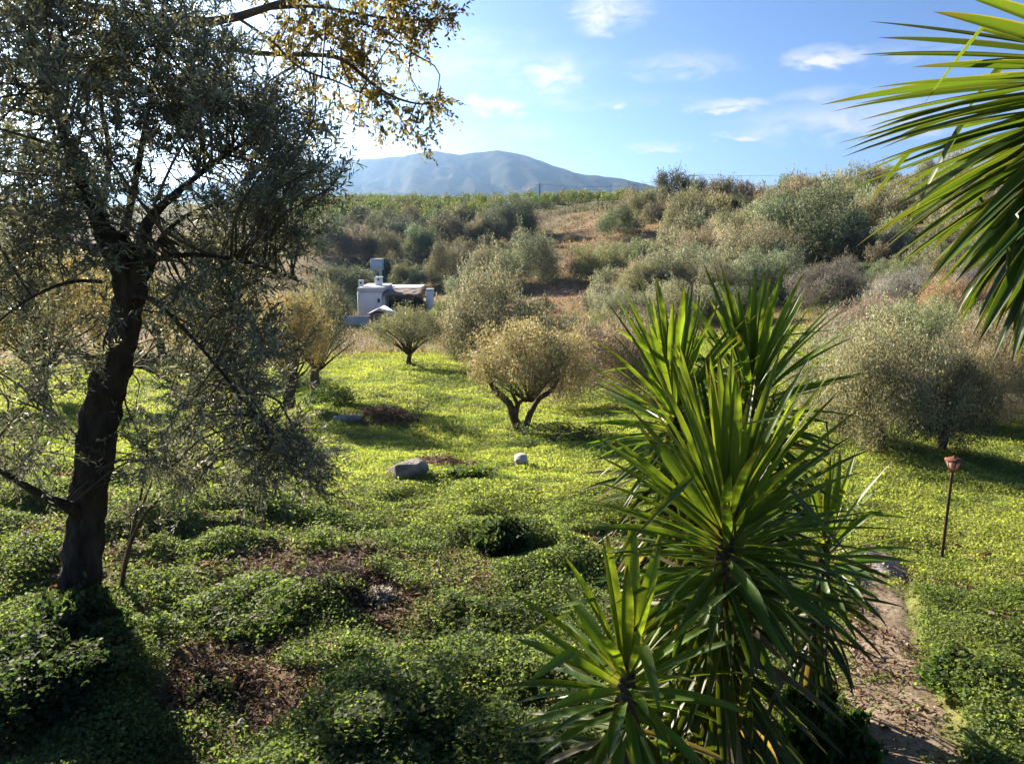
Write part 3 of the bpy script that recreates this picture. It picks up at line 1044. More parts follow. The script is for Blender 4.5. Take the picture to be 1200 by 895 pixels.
# ------------------------------------------------------------------ crowns and bushes
def crown_mesh(name, seed, nleaf, leaf, nclump, clump_r, mat, base_col, var=.35, low=-.15, spiky=0.0, aspect=.32, inner=.22, squash=1.0, shell=.82, lobe=.32, stems=True, trunk_z=0.0):
    """a crown of unit radius with its foot at z = 0 and top at z = 1 * squash; leaves gathered into clumps of different size"""
    rng = np.random.default_rng(seed)
    d = unit(rng.normal(size=(nclump * 4, 3)))
    d = d[d[:, 2] > low][:nclump]
    n = len(d)
    # lobes make the outline uneven
    lob = 1 + lobe * perlin(d[:, 0] * 1.6 + seed, d[:, 1] * 1.6 + d[:, 2] * 1.3, seed) + rng.normal(size=n) * .05
    rad = lob * np.where(rng.random(n) < inner, rng.uniform(.35, .75, n), rng.uniform(.8, .95, n))
    zc = (0.5 if low < -.3 else 0.30)
    half = 1 - zc
    C = np.stack([d[:, 0] * rad, d[:, 1] * rad, zc + np.where(d[:, 2] > 0, half, zc + .02) * d[:, 2] * rad], 1)
    cr = clump_r * rng.uniform(.6, 1.35, n)
    per = rng.multinomial(nleaf, cr ** 2 / (cr ** 2).sum())
    ci = np.repeat(np.arange(n), per)
    o = unit(rng.normal(size=(nleaf, 3)))
    rr = cr[ci] * rng.random(nleaf) ** .3
    pos = C[ci] + o * rr[:, None] * np.array((1, 1, .85))
    sh = rng.random(nleaf) < .05          # loose shoots that break the outline
    co_ = unit(C[ci] - np.array((0, 0, zc * .5)) + rng.normal(size=(nclump * 4, 3))[:n][ci] * .25)
    pos = np.where(sh[:, None], C[ci] + co_ * (cr[ci] * rng.uniform(.8, 1.55, nleaf))[:, None] + o * .025, pos)
    out = unit(pos - np.array((0, 0, zc * .6)))
    D = unit(out * .55 + o * .5 + rng.normal(size=(nleaf, 3)) * .55 + np.array((0, 0, .25 + spiky)))
    tint = 1 + var * rng.normal(size=(n, 1))[ci] * .7 + var * rng.normal(size=(nleaf, 1)) * .7
    col = np.array(base_col) * np.clip(tint, .4, 1.9)
    col[:, 0] *= 1 + .12 * rng.normal(size=nleaf); col = np.clip(col, .004, .9)
    pos[:, 2] *= squash
    sheet = rng.random(nleaf) < shell
    D = np.where(sheet[:, None], unit(np.cross(o, rng.normal(size=(nleaf, 3))) + o * .35 + np.array((0, 0, .25))), D)
    face = np.where(sheet[:, None], o * 1.3 + out * .5, rng.normal(size=(nleaf, 3)))
    g = Geo()
    add_kites(g, pos, D, leaf * rng.uniform(.6, 1.4, nleaf), leaf * aspect * rng.uniform(.7, 1.3, nleaf), rng, col, up=face)
    if stems:
        for k in rng.choice(n, min(n, 26), replace=False):
            e = C[k] * np.array((1, 1, squash))
            m_ = e * np.array((.45, .45, .55)) + rng.normal(size=3) * .04
            add_tube(g, [(e[0] * .06, e[1] * .06, trunk_z), m_, e], (.022, .014, .005), 4, (.06, .048, .035), 1)
    me = g.mesh(name, [M[mat], M['twig']])
    return me


OLIVE = (0.245, 0.255, 0.185)
DARKG = (0.055, 0.068, 0.036)
CROWN = {
    'olive': [crown_mesh('crown', 40 + k, 10000, .060, 150, .20, 'olive_leaf', OLIVE, .35, low=-.55, squash=1.0) for k in range(3)],
    'olive_fine': [crown_mesh('crown', 50 + k, 26000, .040, 230, .17, 'olive_leaf', OLIVE, .38, low=-.5, lobe=.45) for k in range(2)],
    'olive_low': [crown_mesh('crown', 55 + k, 40000, .040, 300, .17, 'olive_leaf', OLIVE, .38, low=-.98, lobe=.6, stems=False) for k in range(2)],
    'bush': [crown_mesh('bush', 60 + k, 13000, .066, 52, .30, 'bush_leaf', OLIVE, .35, low=-.2, spiky=.15, stems=False) for k in range(5)],
    'bush_fine': [crown_mesh('bush', 70 + k, 28000, .046, 80, .25, 'bush_leaf', OLIVE, .38, low=-.2, spiky=.2, stems=False) for k in range(3)],
    'tall': [crown_mesh('crown', 80 + k, 9500, .07, 80, .22, 'bush_leaf', (.12, .105, .062), .35, low=-.6, squash=1.0) for k in range(2)],
    'shrubby': [crown_mesh('shrub', 90 + k, 22000, .085, 120, .22, 'dry', (.34, .325, .265), .3, low=-.1, spiky=1.1, aspect=.12, stems=False) for k in range(2)],
    'orchard': [crown_mesh('orchard_tree', 100 + k, 900, .17, 30, .40, 'bush_leaf', (.13, .16, .04), .3, low=-.3, aspect=.5, stems=False) for k in range(3)],
    'speck': [crown_mesh('bush', 110 + k, 2600, .11, 44, .26, 'bush_leaf', OLIVE, .35, low=-.2, spiky=.15, stems=False) for k in range(4)],
}
_pick = random.Random(5)


def trunk_mesh(name, h, r, seed, lean=(0, 0), mat='bark_warm', sides=9):
    g = Geo()
    rng = np.random.default_rng(seed)
    t = np.linspace(0, 1, 12)
    pts = np.stack([lean[0] * t ** 1.4 + .05 * h * np.sin(t * 5 + seed), lean[1] * t ** 1.4 + .05 * h * np.cos(t * 4 + seed) - .05 * h, -.25 + (h + .25) * t], 1)
    add_tube(g, pts, (r * 1.7, r * 1.1, r, r * .9, r * .8), sides, knobs=.25, groove=.15, seed=seed)
    return g.mesh(name, M[mat], True)


def plant(kind_, u, vb, wpx, hpx, label, group=None, tint=(1, 1, 1), name=None, cat=None, trunk=0.0, deep=1.0, sink=.06, rot=None):
    """a bush or tree whose foot is on the ground at this spot, so many pixels wide and high"""
    if kind_ == 'bush' and wpx > 52:
        kind_ = 'bush_fine'
    p = G0(u, vb)
    s = mpp(p)
    p = np.array((p[0], p[1], hz(p[0], p[1])))
    w, h = wpx * s, hpx * s
    me = _pick.choice(CROWN[kind_])
    a = _pick.uniform(0, 6.28) if rot is None else rot
    mean = sum(tint) / 3
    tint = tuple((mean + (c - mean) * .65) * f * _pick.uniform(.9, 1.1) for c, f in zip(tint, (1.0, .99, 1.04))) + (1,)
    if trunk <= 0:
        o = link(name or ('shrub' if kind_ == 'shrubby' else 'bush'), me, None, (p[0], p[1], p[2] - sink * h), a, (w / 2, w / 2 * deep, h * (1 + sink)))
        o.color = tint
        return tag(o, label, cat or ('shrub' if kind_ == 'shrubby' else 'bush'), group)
    o = thing(name or 'olive_tree', label, cat or 'tree', p, group, 0)
    th = h * trunk
    link('trunk', trunk_mesh('trunk', th + .3 * (h - th), max(.05, .045 * h), int(u + vb)), o)
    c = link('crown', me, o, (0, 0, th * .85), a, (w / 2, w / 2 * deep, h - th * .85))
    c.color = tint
    return o


SILVER, TAN, GREEN, DARK, GREY, WARM = (1, 1, 1), (1.1, .95, .72), (.72, .85, .5), (.42, .52, .42), (.9, .98, 1.05), (1.15, .85, .5)
# trees round the meadow
plant('olive_fine', 480, 429, 78, 62, 'round dark olive tree on the far edge of the meadow below the cottage', tint=(.66, .70, .55), trunk=.2)
plant('olive_fine', 345, 481, 84, 132, 'leaning olive at the left meadow edge with thick pale trunk', tint=(1.0, .88, .5), trunk=.32)
plant('olive', 374, 464, 82, 118, 'olive just behind the leaning one, with slimmer darker trunk in tall grass', tint=(.6, .68, .55), trunk=.3)
plant('bush_fine', 578, 424, 118, 92, 'tall tousled tan olive bush left behind the forked olive', tint=(.95, .95, .85), name='olive_bush')
plant('bush_fine', 545, 420, 60, 58, 'loose tan bush between the round dark olive and the tousled bush', tint=(1.0, .86, .62))
plant('bush_fine', 700, 474, 120, 92, 'wide silvery olive bush right behind the forked olive', tint=(1.1, 1.02, .8), name='olive_bush')
plant('bush', 690, 412, 34, 36, 'small dark blue green bush behind the forked olive', tint=(.42, .55, .5))
plant('bush_fine', 660, 432, 90, 52, 'low tan scrub bush farther back behind the forked olive', tint=(1.1, .95, .75))
plant('bush_fine', 745, 440, 90, 66, 'silvery bush showing left of the spiky yucca tips', tint=(1.05, .98, .78))
plant('olive_low', 1026, 527, 150, 136, 'broad grey olive with drooping crown behind the garden lantern', tint=(.95, .96, .80), trunk=.12)
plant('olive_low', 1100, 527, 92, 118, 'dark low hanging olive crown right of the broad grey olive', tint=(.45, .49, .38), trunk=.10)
plant('olive_fine', 1165, 487, 120, 118, 'olive at the right edge with bare shaded trunk', tint=(1.0, .95, .7), trunk=.34)
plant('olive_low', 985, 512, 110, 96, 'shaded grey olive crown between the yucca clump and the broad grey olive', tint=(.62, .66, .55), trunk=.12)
plant('olive_low', 1135, 500, 84, 92, 'silvery olive crown between the dark low hanging one and the right edge', tint=(1.0, 1.0, .82), trunk=.14)
plant('bush', 1192, 497, 40, 36, 'small silver bush under the right edge olive', tint=GREY)
plant('bush_fine', 985, 470, 120, 84, 'pale silver olive bush right behind the yucca clump', tint=(1.15, 1.05, .85), name='olive_bush')
plant('shrubby', 1020, 405, 110, 52, 'pinkish grey dry shrub mass above the broad olive', tint=(1.0, .96, .88))
plant('shrubby', 1060, 360, 80, 40, 'pale grey feathery shrub below the shaded hollow', tint=(.95, .93, .9))
plant('shrubby', 1112, 385, 72, 52, 'rusty orange dry shrub on the right slope', tint=(1.12, .86, .52))
plant('shrubby', 1165, 385, 70, 50, 'second rusty orange shrub behind the hanging yucca leaves', tint=(1.12, .88, .56))
plant('shrubby', 1150, 352, 60, 36, 'blue grey shrub behind the hanging yucca leaves', tint=(.62, .7, .78))
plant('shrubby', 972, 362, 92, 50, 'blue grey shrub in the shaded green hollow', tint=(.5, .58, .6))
plant('bush_fine', 1075, 430, 130, 64, 'silver olive bush filling the slope above the broad olive', tint=(1.15, 1.05, .85), name='olive_bush')
plant('bush_fine', 1150, 425, 110, 60, 'golden silver bush on the slope under the hanging yucca leaves', tint=(1.15, 1.0, .7))
plant('bush', 1192, 345, 60, 60, 'green brown bush near the right edge of the far slope', tint=(.9, .85, .6))
# yellow-green trees beyond the near olive
for (u, vb, w, h, t, lb) in ((55, 470, 150, 170, .24, 'yellow green tree glowing behind the near olive at the far left'),
                             (255, 440, 110, 110, .26, 'yellow green olive seen through the near olive right of its trunk'),
                             (190, 420, 90, 90, .26, 'small yellow olive seen just right of the near dark trunk'),
                             (-60, 480, 160, 190, .22, 'tall yellowish tree cut by the left edge'),
                             (120, 410, 120, 100, .25, 'far yellow green olive seen left of the dark trunk')):
    plant('olive', u, vb, w, h, lb, tint=(1.0, .85, .30), trunk=t)
# valley and hillside bushes that stand out
NOTED = [
    ('bush', 617, 336, 74, 54, 'large rounded olive bush in the middle of the hillside', (.78, .8, .6)),
    ('bush', 570, 336, 44, 44, 'upright silver bush left of the large rounded bush', (.85, .85, .65)),
    ('bush', 548, 350, 44, 36, 'grey bush at the foot of the valley track', (1, 1, .85)),
    ('bush', 518, 332, 38, 36, 'round clipped looking green bush by the valley track', (.72, .8, .5)),
    ('bush', 598, 278, 62, 42, 'dark bush standing against the orchard ridge', (.36, .48, .38)),
    ('bush', 565, 277, 34, 22, 'brownish low bush left of the dark ridge bush', (.9, .75, .55)),
    ('bush', 726, 276, 46, 29, 'dark green mound bush on the dry brown slope', (.55, .66, .42)),
    ('bush', 702, 332, 66, 42, 'green bush on the pinkish bare slope', (.85, .88, .52)),
    ('bush', 742, 314, 58, 32, 'dark green bush right of the pinkish slope', (.58, .68, .42)),
    ('bush', 805, 274, 56, 46, 'big tan olive bush under the ridge trees', (.92, .84, .6)),
    ('bush', 752, 258, 38, 36, 'two toned bush at the end of the orchard ridge', (.8, .76, .52)),
    ('bush', 838, 263, 22, 18, 'little isolated bush in the middle of the hillside clearing', (1, .95, .75)),
    ('tall', 787, 240, 44, 36, 'tallest dark tree on the skyline right of the mountain', (.75, .85, .75)),
    ('tall', 817, 240, 30, 28, 'skyline tree in front of the crossarm pole', (.85, .85, .7)),
    ('tall', 845, 244, 38, 32, 'reddish tan skyline tree right of the crossarm pole', (1.2, 1.0, .62)),
    ('tall', 869, 240, 26, 28, 'round skyline tree at the gap before the right hill', (.95, .9, .7)),
    ('bush', 862, 246, 70, 16, 'dark hedge like bush under the skyline trees', (.5, .58, .42)),
    ('tall', 949, 216, 14, 21, 'small lollipop tree poking above the right hill', (.6, .7, .6)),
    ('tall', 979, 212, 9, 17, 'thin pointed tree poking above the right hill', (.5, .6, .5)),
    ('tall', 1034, 200, 9, 16, 'left of two thin pointed trees near the hill top', (.5, .6, .5)),
    ('tall', 1042, 200, 9, 17, 'right of two thin pointed trees near the hill top', (.5, .6, .5)),
    ('bush', 945, 300, 118, 74, 'huge dark rounded olive bush on the right hillside', (.62, .66, .5)),
    ('bush', 892, 322, 92, 58, 'silvery clumped bush left below the huge dark bush', (1.0, 1.0, .78)),
    ('bush', 862, 300, 62, 50, 'tan rounded bush left of the huge dark bush', (.95, .88, .66)),
    ('bush', 905, 284, 66, 40, 'silver topped bush above the tan rounded bush', (.9, .9, .7)),
    ('bush', 822, 312, 64, 44, 'brownish olive bush on the edge of the clearing', (.95, .86, .62)),
    ('bush', 905, 350, 90, 52, 'pale silver bush at the edge of the shaded hollow', (.8, .84, .68)),
    ('bush', 795, 346, 96, 56, 'wide grey bush above the yucca tips', (.92, .92, .72)),
    ('bush', 755, 352, 60, 40, 'grey tan bush left above the yucca tips', (1.05, 1.0, .8)),
    ('bush', 838, 356, 60, 46, 'dim bush hidden between the silvery bushes', (.6, .66, .5)),
    ('bush', 800, 378, 100, 44, 'low silver thicket right behind the yucca tips', (1.0, .98, .78)),
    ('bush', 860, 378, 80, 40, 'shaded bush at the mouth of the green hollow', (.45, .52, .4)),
    ('bush', 735, 378, 70, 36, 'low silvery thicket left behind the yucca tips', (1.05, 1.0, .8)),
    ('bush', 385, 300, 44, 36, 'dim rounded bush left under the orchard rows', (.5, .52, .48)),
    ('bush', 420, 302, 44, 32, 'brown purple bush left of the tank', (.58, .5, .44)),
    ('bush', 450, 304, 46, 34, 'brown purple bush above the white tank', (.58, .5, .42)),
    ('bush', 470, 286, 40, 32, 'dark bush in the hedge line below the orchard', (.34, .42, .38)),
    ('bush', 495, 302, 44, 36, 'green grey bush above the valley track', (.6, .66, .48)),
    ('bush', 525, 286, 44, 30, 'dusky bush in the hedge line right of the dark one', (.5, .46, .4)),
    ('bush', 535, 268, 26, 22, 'pale olive in front of the orchard rows', (.85, .8, .55)),
    ('bush', 535, 322, 50, 28, 'grey green bush on the shaded bank over the track', (.5, .55, .45)),
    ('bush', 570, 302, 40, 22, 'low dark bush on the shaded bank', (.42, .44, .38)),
    ('bush', 474, 332, 32, 24, 'grey shrub right of the raised white tank', (.55, .6, .5)),
    ('bush', 485, 334, 40, 20, 'low blue green bush behind the cottage roof', (.45, .55, .45)),
    ('bush', 400, 344, 70, 30, 'dark green bush left of the cottage', (.4, .52, .36)),
    ('bush', 478, 367, 34, 17, 'black shaded shrub against the brown cottage wall', (.10, .12, .11)),  # near-black tint puts the shade into the leaf colour
    ('bush', 491, 368, 20, 21, 'black shaded shrub beside the white gate pillar', (.10, .12, .11)),  # shade painted in by the near-black tint here too
    ('bush', 390, 374, 44, 40, 'olive bush left of the white cottage wall', (.55, .6, .42)),
    ('bush', 520, 372, 30, 17, 'bright yellow green weed clump right of the pillar', (.95, 1.25, .25)),
    ('bush', 613, 378, 34, 16, 'bright green weed clump on the pinkish lower slope', (.9, 1.15, .35)),
    ('bush', 636, 366, 26, 14, 'dark weed clump on the pinkish lower slope', (.45, .5, .4)),
    ('bush', 845, 328, 22, 14, 'bright green patch of growth between the big bushes', (.6, 1.1, .25)),
]
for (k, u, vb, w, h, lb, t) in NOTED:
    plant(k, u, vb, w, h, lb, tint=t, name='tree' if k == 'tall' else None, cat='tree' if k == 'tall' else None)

# the many small bushes that fill the slopes
_fill = random.Random(11)


def fill(n, u0, u1, v0, v1, w, hr, label, group, tint, test=None):
    k = tries = 0
    while k < n and tries < n * 20:
        tries += 1
        u = _fill.uniform(u0, u1); v = _fill.uniform(v0, v1)
        if test and not test(u, v):
            continue
        f = _fill.uniform(.6, 1.35)
        t = tuple(c * _fill.uniform(.82, 1.18) for c in tint)
        plant('speck', u, v, w * f, w * f * hr * _fill.uniform(.8, 1.2), label, group, t)
        k += 1


fill(80, 880, 1140, 198, 262, 25, .9, 'small tan olive bush among many on the sunlit right hilltop', 'bushes covering the right hilltop', (1.0, .93, .72), lambda u, v: v > 232 - (u - 880) * .13 + 2)
fill(70, 880, 1190, 245, 300, 32, .75, 'silvery bush among many on the upper right slope', 'bushes on the upper right slope', (1.05, .98, .74), lambda u, v: not (940 < u < 1010 and v < 262))
fill(26, 1000, 1190, 285, 345, 32, .7, 'grey green bush among several below the hanging yucca leaves', 'bushes on the lower right slope', (.85, .88, .66))
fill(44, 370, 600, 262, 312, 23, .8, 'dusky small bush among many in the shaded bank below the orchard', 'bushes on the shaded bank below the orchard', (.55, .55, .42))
fill(10, 370, 540, 312, 345, 16, .6, 'dark green small bush among several near the cottage and tank', 'small bushes near the cottage', (.45, .56, .38))
fill(40, 690, 800, 300, 372, 32, .75, 'silvery bush among several left of the big hillside bushes', 'bushes left of the big hillside bushes', (1.0, .95, .74), lambda u, v: v > 300 + (800 - u) * .3)
fill(40, 800, 905, 262, 340, 36, .8, 'tan silver bush among several round the huge dark bush', 'bushes round the huge dark bush', (.98, .92, .7))
fill(14, 600, 720, 372, 420, 24, .6, 'low tan scrub bush among several on the lower pinkish slope', 'scrub on the lower pinkish slope', (1.05, .86, .66))
fill(12, 640, 780, 246, 300, 12, .5, 'tiny dry bush among several on the brown slope', 'tiny bushes on the brown slope', (.95, .8, .55))
fill(9, 735, 780, 236, 262, 20, .9, 'tan bush among several at the end of the orchard ridge', 'bushes at the end of the orchard ridge', (.95, .85, .6))

# orchard rows on the ridge
n_orch = 0
for row in range(11):
    Y = 136 + row * 6.2
    for k in range(40):
        x = -52 + k * 4.0 + (row % 2) * .9 + _fill.uniform(-.3, .3)
        u = 600 + 870 * x / Y * 1.0
        if u < 352 or u > 735 or n_orch >= 296:
            continue
        if row < 5 and u > 545 + row * 22:
            continue
        y = Y + _fill.uniform(-.4, .4) + .04 * x
        o = link('orchard_tree', _fill.choice(CROWN['orchard']), None, (x, y, hz(x, y) - .1), _fill.uniform(0, 6), (_fill.uniform(1.25, 1.75),) * 2 + (_fill.uniform(2.0, 2.7),))
        o.color = (_fill.uniform(.75, 1.15), _fill.uniform(.85, 1.15), _fill.uniform(.7, 1.1), 1)
        tag(o, 'small yellow green orchard tree in the rows along the ridge', 'tree', 'orchard rows on the ridge')
        n_orch += 1


# ------------------------------------------------------------------ the forked olive in the meadow
def px_spline(pts, n):
    return spline([P(*p) for p in pts], n)


def forked_olive():
    b = G(612, 508)
    Y = b[1]
    o = thing('olive_tree', 'lone olive with a dark V shaped forked trunk in the sunny meadow', 'tree', b)
    def tr(pts, rad, n=16, sides=9):
        g = Geo()
        q = spline([P(u, v, Y + d) for (u, v, d) in pts], n) - b
        add_tube(g, q, rad, sides, knobs=.25, groove=.2, seed=int(pts[0][0]))
        return g
    s = mpp(b)
    link('trunk', tr([(613, 516, 0), (611, 507, 0), (606, 497, 0), (601, 486, -.1), (598, 474, -.2), (590, 466, -.2), (582, 459, -.3), (575, 448, -.4)], (8 * s, 6.5 * s, 5 * s, 4.3 * s, 4 * s, 2.5 * s)).mesh('trunk', M['bark_warm'], True), o)
    link('limb', tr([(613, 506, 0), (618, 494, .1), (624, 480, .2), (633, 466, .3), (645, 458, .5), (655, 444, .7)], (5 * s, 4 * s, 3.6 * s, 3 * s, 1.5 * s)).mesh('limb', M['bark_warm'], True), o)
    link('limb', tr([(604, 492, 0), (605, 482, .3), (608, 472, .5), (618, 466, .8), (630, 458, 1.0)], (3.2 * s, 2.8 * s, 2.4 * s, 1.5 * s)).mesh('limb', M['bark_warm'], True), o)
    link('limb', tr([(600, 484, -.1), (606, 474, -.4), (600, 460, -.6), (598, 440, -.6)], (2.6 * s, 2.2 * s, 1.5 * s)).mesh('limb', M['bark_warm'], True), o)
    me = crown_mesh('crown', 301, 34000, .042, 260, .17, 'olive_leaf', (.27, .25, .165), .4, low=-.55, squash=1.0, lobe=.42)
    c0 = P(621, 470, Y) - b
    top = P(621, 386, Y) - b
    c = link('crown', me, o, c0, .7, (68 * s, 66 * s, (top - c0)[2]))
    c.color = (1.02, 1.0, .9, 1)


forked_olive()


# ------------------------------------------------------------------ the near olive on the left
def twig_cloud(centres, limbs, rng, ntw, tlen, nleaf, leaf, lw, cols, pull, connect=1.3, leafy=add_leaves, droop=0.0, g=None, pairs=True):
    """twigs with leaves spread round each centre; every centre is tied to the nearest limb by a thin bent branch"""
    g = g or Geo()
    allp = np.vstack(limbs)
    TP, TD, TC = [], [], []
    for c in centres:
        k = np.argmin(((allp - c) ** 2).sum(1) + rng.random(len(allp)) * .05)
        a = allp[k]
        d = np.linalg.norm(c - a)
        m1 = a + (c - a) * .5 + rng.normal(size=3) * d * .12 + np.array((0, 0, d * .08))
        e = c + (c - a) / (d + 1e-6) * .1
        pts = spline([a, m1, c, e], 9)
        if d < connect:
            r0 = min(.014, .004 + .007 * d)
            add_tube(g, pts, (r0, r0 * .6, .0025), 5, (.05, .042, .032), 1)
        n = int(ntw * rng.uniform(.6, 1.4))
        along = rng.uniform(.45, 1.0, n)
        base = pts[np.clip((along * 8).astype(int), 0, 8)] + rng.normal(size=(n, 3)) * .03
        dirs = unit(unit(c - a) * .55 + rng.normal(size=(n, 3)) * .62 + pull(c))
        TP.append(base); TD.append(dirs); TC.append(np.full(n, rng.uniform(.65, 1.3)))
    TP, TD, TC = np.vstack(TP), np.vstack(TD), np.concatenate(TC)
    n = len(TP)
    L = tlen * rng.uniform(.55, 1.35, n)
    bend = rng.normal(size=(n, 3)) * .16 + np.array((0, 0, -droop))
    # thin twigs as three-sided tubes, all at once
    ts = np.linspace(0, 1, 4)
    ctr = TP[:, None] + TD[:, None] * (L[:, None] * ts)[..., None] + bend[:, None] * (L[:, None] * ts ** 2)[..., None]
    A = unit(np.cross(TD, np.array((.3, .2, 1.0)))); B = np.cross(TD, A)
    ang = np.array((0, 2.09, 4.19))
    off = A[:, None] * np.cos(ang)[None, :, None] + B[:, None] * np.sin(ang)[None, :, None]
    rad = np.array((.0026, .002, .0014, .0006))
    v = ctr[:, :, None] + off[:, None] * rad[None, :, None, None]
    idx = np.arange(n * 12).reshape(n, 4, 3)
    f = np.concatenate([np.stack([idx[:, i, j], idx[:, i, (j + 1) % 3], idx[:, i + 1, (j + 1) % 3], idx[:, i + 1, j]], -1) for i in range(3) for j in range(3)])
    g.add(v.reshape(-1, 3), f, (.08, .07, .05), 1)
    # leaves in pairs along the twig
    t = np.tile(np.linspace(.08, 1.0, nleaf), (n, 1)) + rng.normal(size=(n, nleaf)) * .02
    pos = TP[:, None] + TD[:, None] * (L[:, None] * t)[..., None] + bend[:, None] * (L[:, None] * t ** 2)[..., None]
    ph = (np.arange(nleaf) % 2) * math.pi + (np.arange(nleaf) // 2) * 1.57
    ph = ph[None] + rng.uniform(0, 6.28, n)[:, None] + rng.normal(size=(n, nleaf)) * .35
    side = A[:, None] * np.cos(ph)[..., None] + B[:, None] * np.sin(ph)[..., None]
    tang = unit(TD[:, None] + 2 * bend[:, None] * t[..., None])
    D = unit(tang * .75 + side * .75 + rng.normal(size=(n, nleaf, 3)) * .14 + np.array((0, 0, -droop)))
    ll = leaf * rng.uniform(.65, 1.25, (n, nleaf)) * (1 - .3 * t ** 3)
    tint = TC[:, None] * rng.uniform(.7, 1.35, (n, nleaf))
    pick = rng.random((n, nleaf))
    col = np.where(pick[..., None] < cols[2], np.array(cols[1]), np.array(cols[0])) * tint[..., None]
    leafy(g, pos.reshape(-1, 3), D.reshape(-1, 3), ll.ravel(), (ll * lw).ravel(), rng, np.clip(col.reshape(-1, 3), .004, .8))
    return g


def near_olive():
    rng = np.random.default_rng(77)
    b = G(90, 722)
    Y0 = b[1]
    k = Y0 / 5.6
    o = thing('olive_tree', 'dark near olive with a thick crooked trunk and dense grey green leaves', 'tree', b)
    s = mpp(b)

    def pts(lst):
        return [P(u, v, Y0 + d) for (u, v, d) in lst]
    tp = pts([(88, 752, .0), (89, 722, .0), (94, 680, .0), (99, 630, .02), (104, 585, .02), (110, 540, .0), (117, 495, 0), (128, 450, -.02), (140, 405, -.05), (148, 365, -.08), (152, 330, -.1),
              (148, 306, -.1), (134, 287, -.12), (119, 268, -.15)])
    g = Geo()
    add_tube(g, spline(tp, 90) - b, np.array((38, 31, 27, 25, 25, 27, 25, 23, 20, 20, 22, 25, 19, 12)) * s * .74, 28, knobs=.22, groove=.22, seed=5)
    link('trunk', g.mesh('trunk', M['bark'], True), o)
    LIMBS = [
        ([(119, 270, -.15), (104, 235, -.2), (84, 185, -.2), (62, 120, -.1), (42, 50, .1), (25, -40, .3)], (18, 13, 9, 6, 4)),
        ([(155, 335, -.1), (172, 305, -.2), (168, 278, -.25), (180, 252, -.2), (212, 222, -.1), (255, 188, .1), (300, 158, .3), (345, 120, .5)], (24, 20, 15, 8, 6, 4, 2)),
        ([(140, 292, -.1), (150, 255, .1), (160, 205, .25), (172, 140, .3), (184, 70, .3), (192, 0, .3), (200, -60, .3)], (13, 9, 7, 5, 4, 3)),
        ([(126, 276, -.15), (120, 240, .3), (128, 180, .6), (118, 110, .8), (130, 40, .9), (140, -40, 1.0)], (11, 8, 6, 4, 3)),
        ([(165, 310, -.2), (200, 300, -.5), (250, 300, -.6), (305, 312, -.4), (350, 330, -.1)], (8, 6, 4, 3, 1.5)),
        ([(150, 345, -.1), (178, 352, -.4), (215, 385, -.6), (255, 430, -.6), (300, 485, -.4), (345, 540, -.2)], (7, 5, 4, 3, 1.5)),
        ([(160, 325, -.1), (205, 262, .3), (265, 235, .6), (330, 215, .8), (392, 205, .9)], (8, 6, 4, 2, 1.2)),
        ([(132, 440, 0), (160, 430, .4), (195, 445, .7), (240, 480, .8), (275, 530, .7)], (4, 3.4, 2.6, 1.6)),
        ([(98, 610, 0), (78, 592, -.2), (52, 582, -.3), (28, 568, -.4), (0, 552, -.5), (-40, 540, -.5)], (16, 14, 10, 8, 6, 4)),
        ([(118, 330, -.1), (84, 330, -.4), (44, 345, -.5), (0, 375, -.5), (-40, 420, -.4)], (5, 4, 3, 2, 1)),
        ([(112, 290, -.1), (75, 280, .3), (30, 270, .5), (-20, 240, .6)], (8, 6, 4, 2)),
        ([(108, 540, 0), (85, 505, .4), (50, 480, .7), (10, 470, .8)], (4, 3, 2.5, 1.5)),
    ]
    allp = []
    for lst, rad in LIMBS:
        q = spline(pts(lst), 40)
        allp.append(q[6:])
        g = Geo()
        add_tube(g, q - b, np.array(rad) * s * .45, 10, knobs=.18, groove=.15, seed=len(allp))
        link('limb', g.mesh('limb', M['bark'], True), o)
    # where the leaves hang: (centre in the photograph, spread, how many)
    DENS = [(60, 80, 70, 70, 26), (150, 60, 60, 60, 18), (235, 70, 45, 60, 15), (40, 200, 60, 50, 20), (115, 180, 60, 50, 15), (255, 120, 45, 30, 12), (200, 160, 60, 40, 14), (300, 150, 40, 35, 12),
            (328, 185, 32, 25, 9), (362, 215, 22, 18, 5), (308, 250, 48, 28, 13), (240, 245, 60, 30, 9), (60, 280, 70, 35, 16), (20, 350, 40, 45, 9),
            (260, 310, 60, 28, 14), (322, 300, 30, 22, 7), (225, 365, 45, 35, 12), (272, 395, 42, 35, 11), (265, 455, 50, 35, 13), (310, 510, 45, 28, 12), (215, 490, 45, 40, 8), (350, 545, 28, 18, 5), (340, 520, 25, 25, 4), (290, 560, 40, 18, 5),
            (25, 545, 40, 28, 7), (60, 420, 45, 35, 6), (0, 450, 30, 40, 6), (190, 545, 50, 25, 5), (230, 540, 40, 20, 5), (40, 0, 80, 40, 14), (180, -20, 70, 40, 12), (-60, 120, 50, 130, 16), (-60, 330, 40, 90, 8)]
    C = []
    for (u, v, su, sv, n) in DENS:
        n = int(n * (1.55 if v < 250 else 1.7))
        uu = u + rng.normal(size=n) * su * .62; vv = v + rng.normal(size=n) * sv * .62
        dd = rng.normal(size=n) * .45
        C += [P(a, c_, Y0 + d) for a, c_, d in zip(uu, vv, dd)]
    C = np.array(C)

    def pull(c):
        return np.array((.18, -.05, .30 if c[2] > 1.6 else -.05))
    g = twig_cloud(C - b, [q - b for q in allp], rng, 9.0, .27, 20, .056, .22, ((.118, .135, .100), (.24, .255, .205), .3), pull, droop=.05)
    link('crown', g.mesh('crown', [M['olive_leaf'], M['twig']]), o)


near_olive()


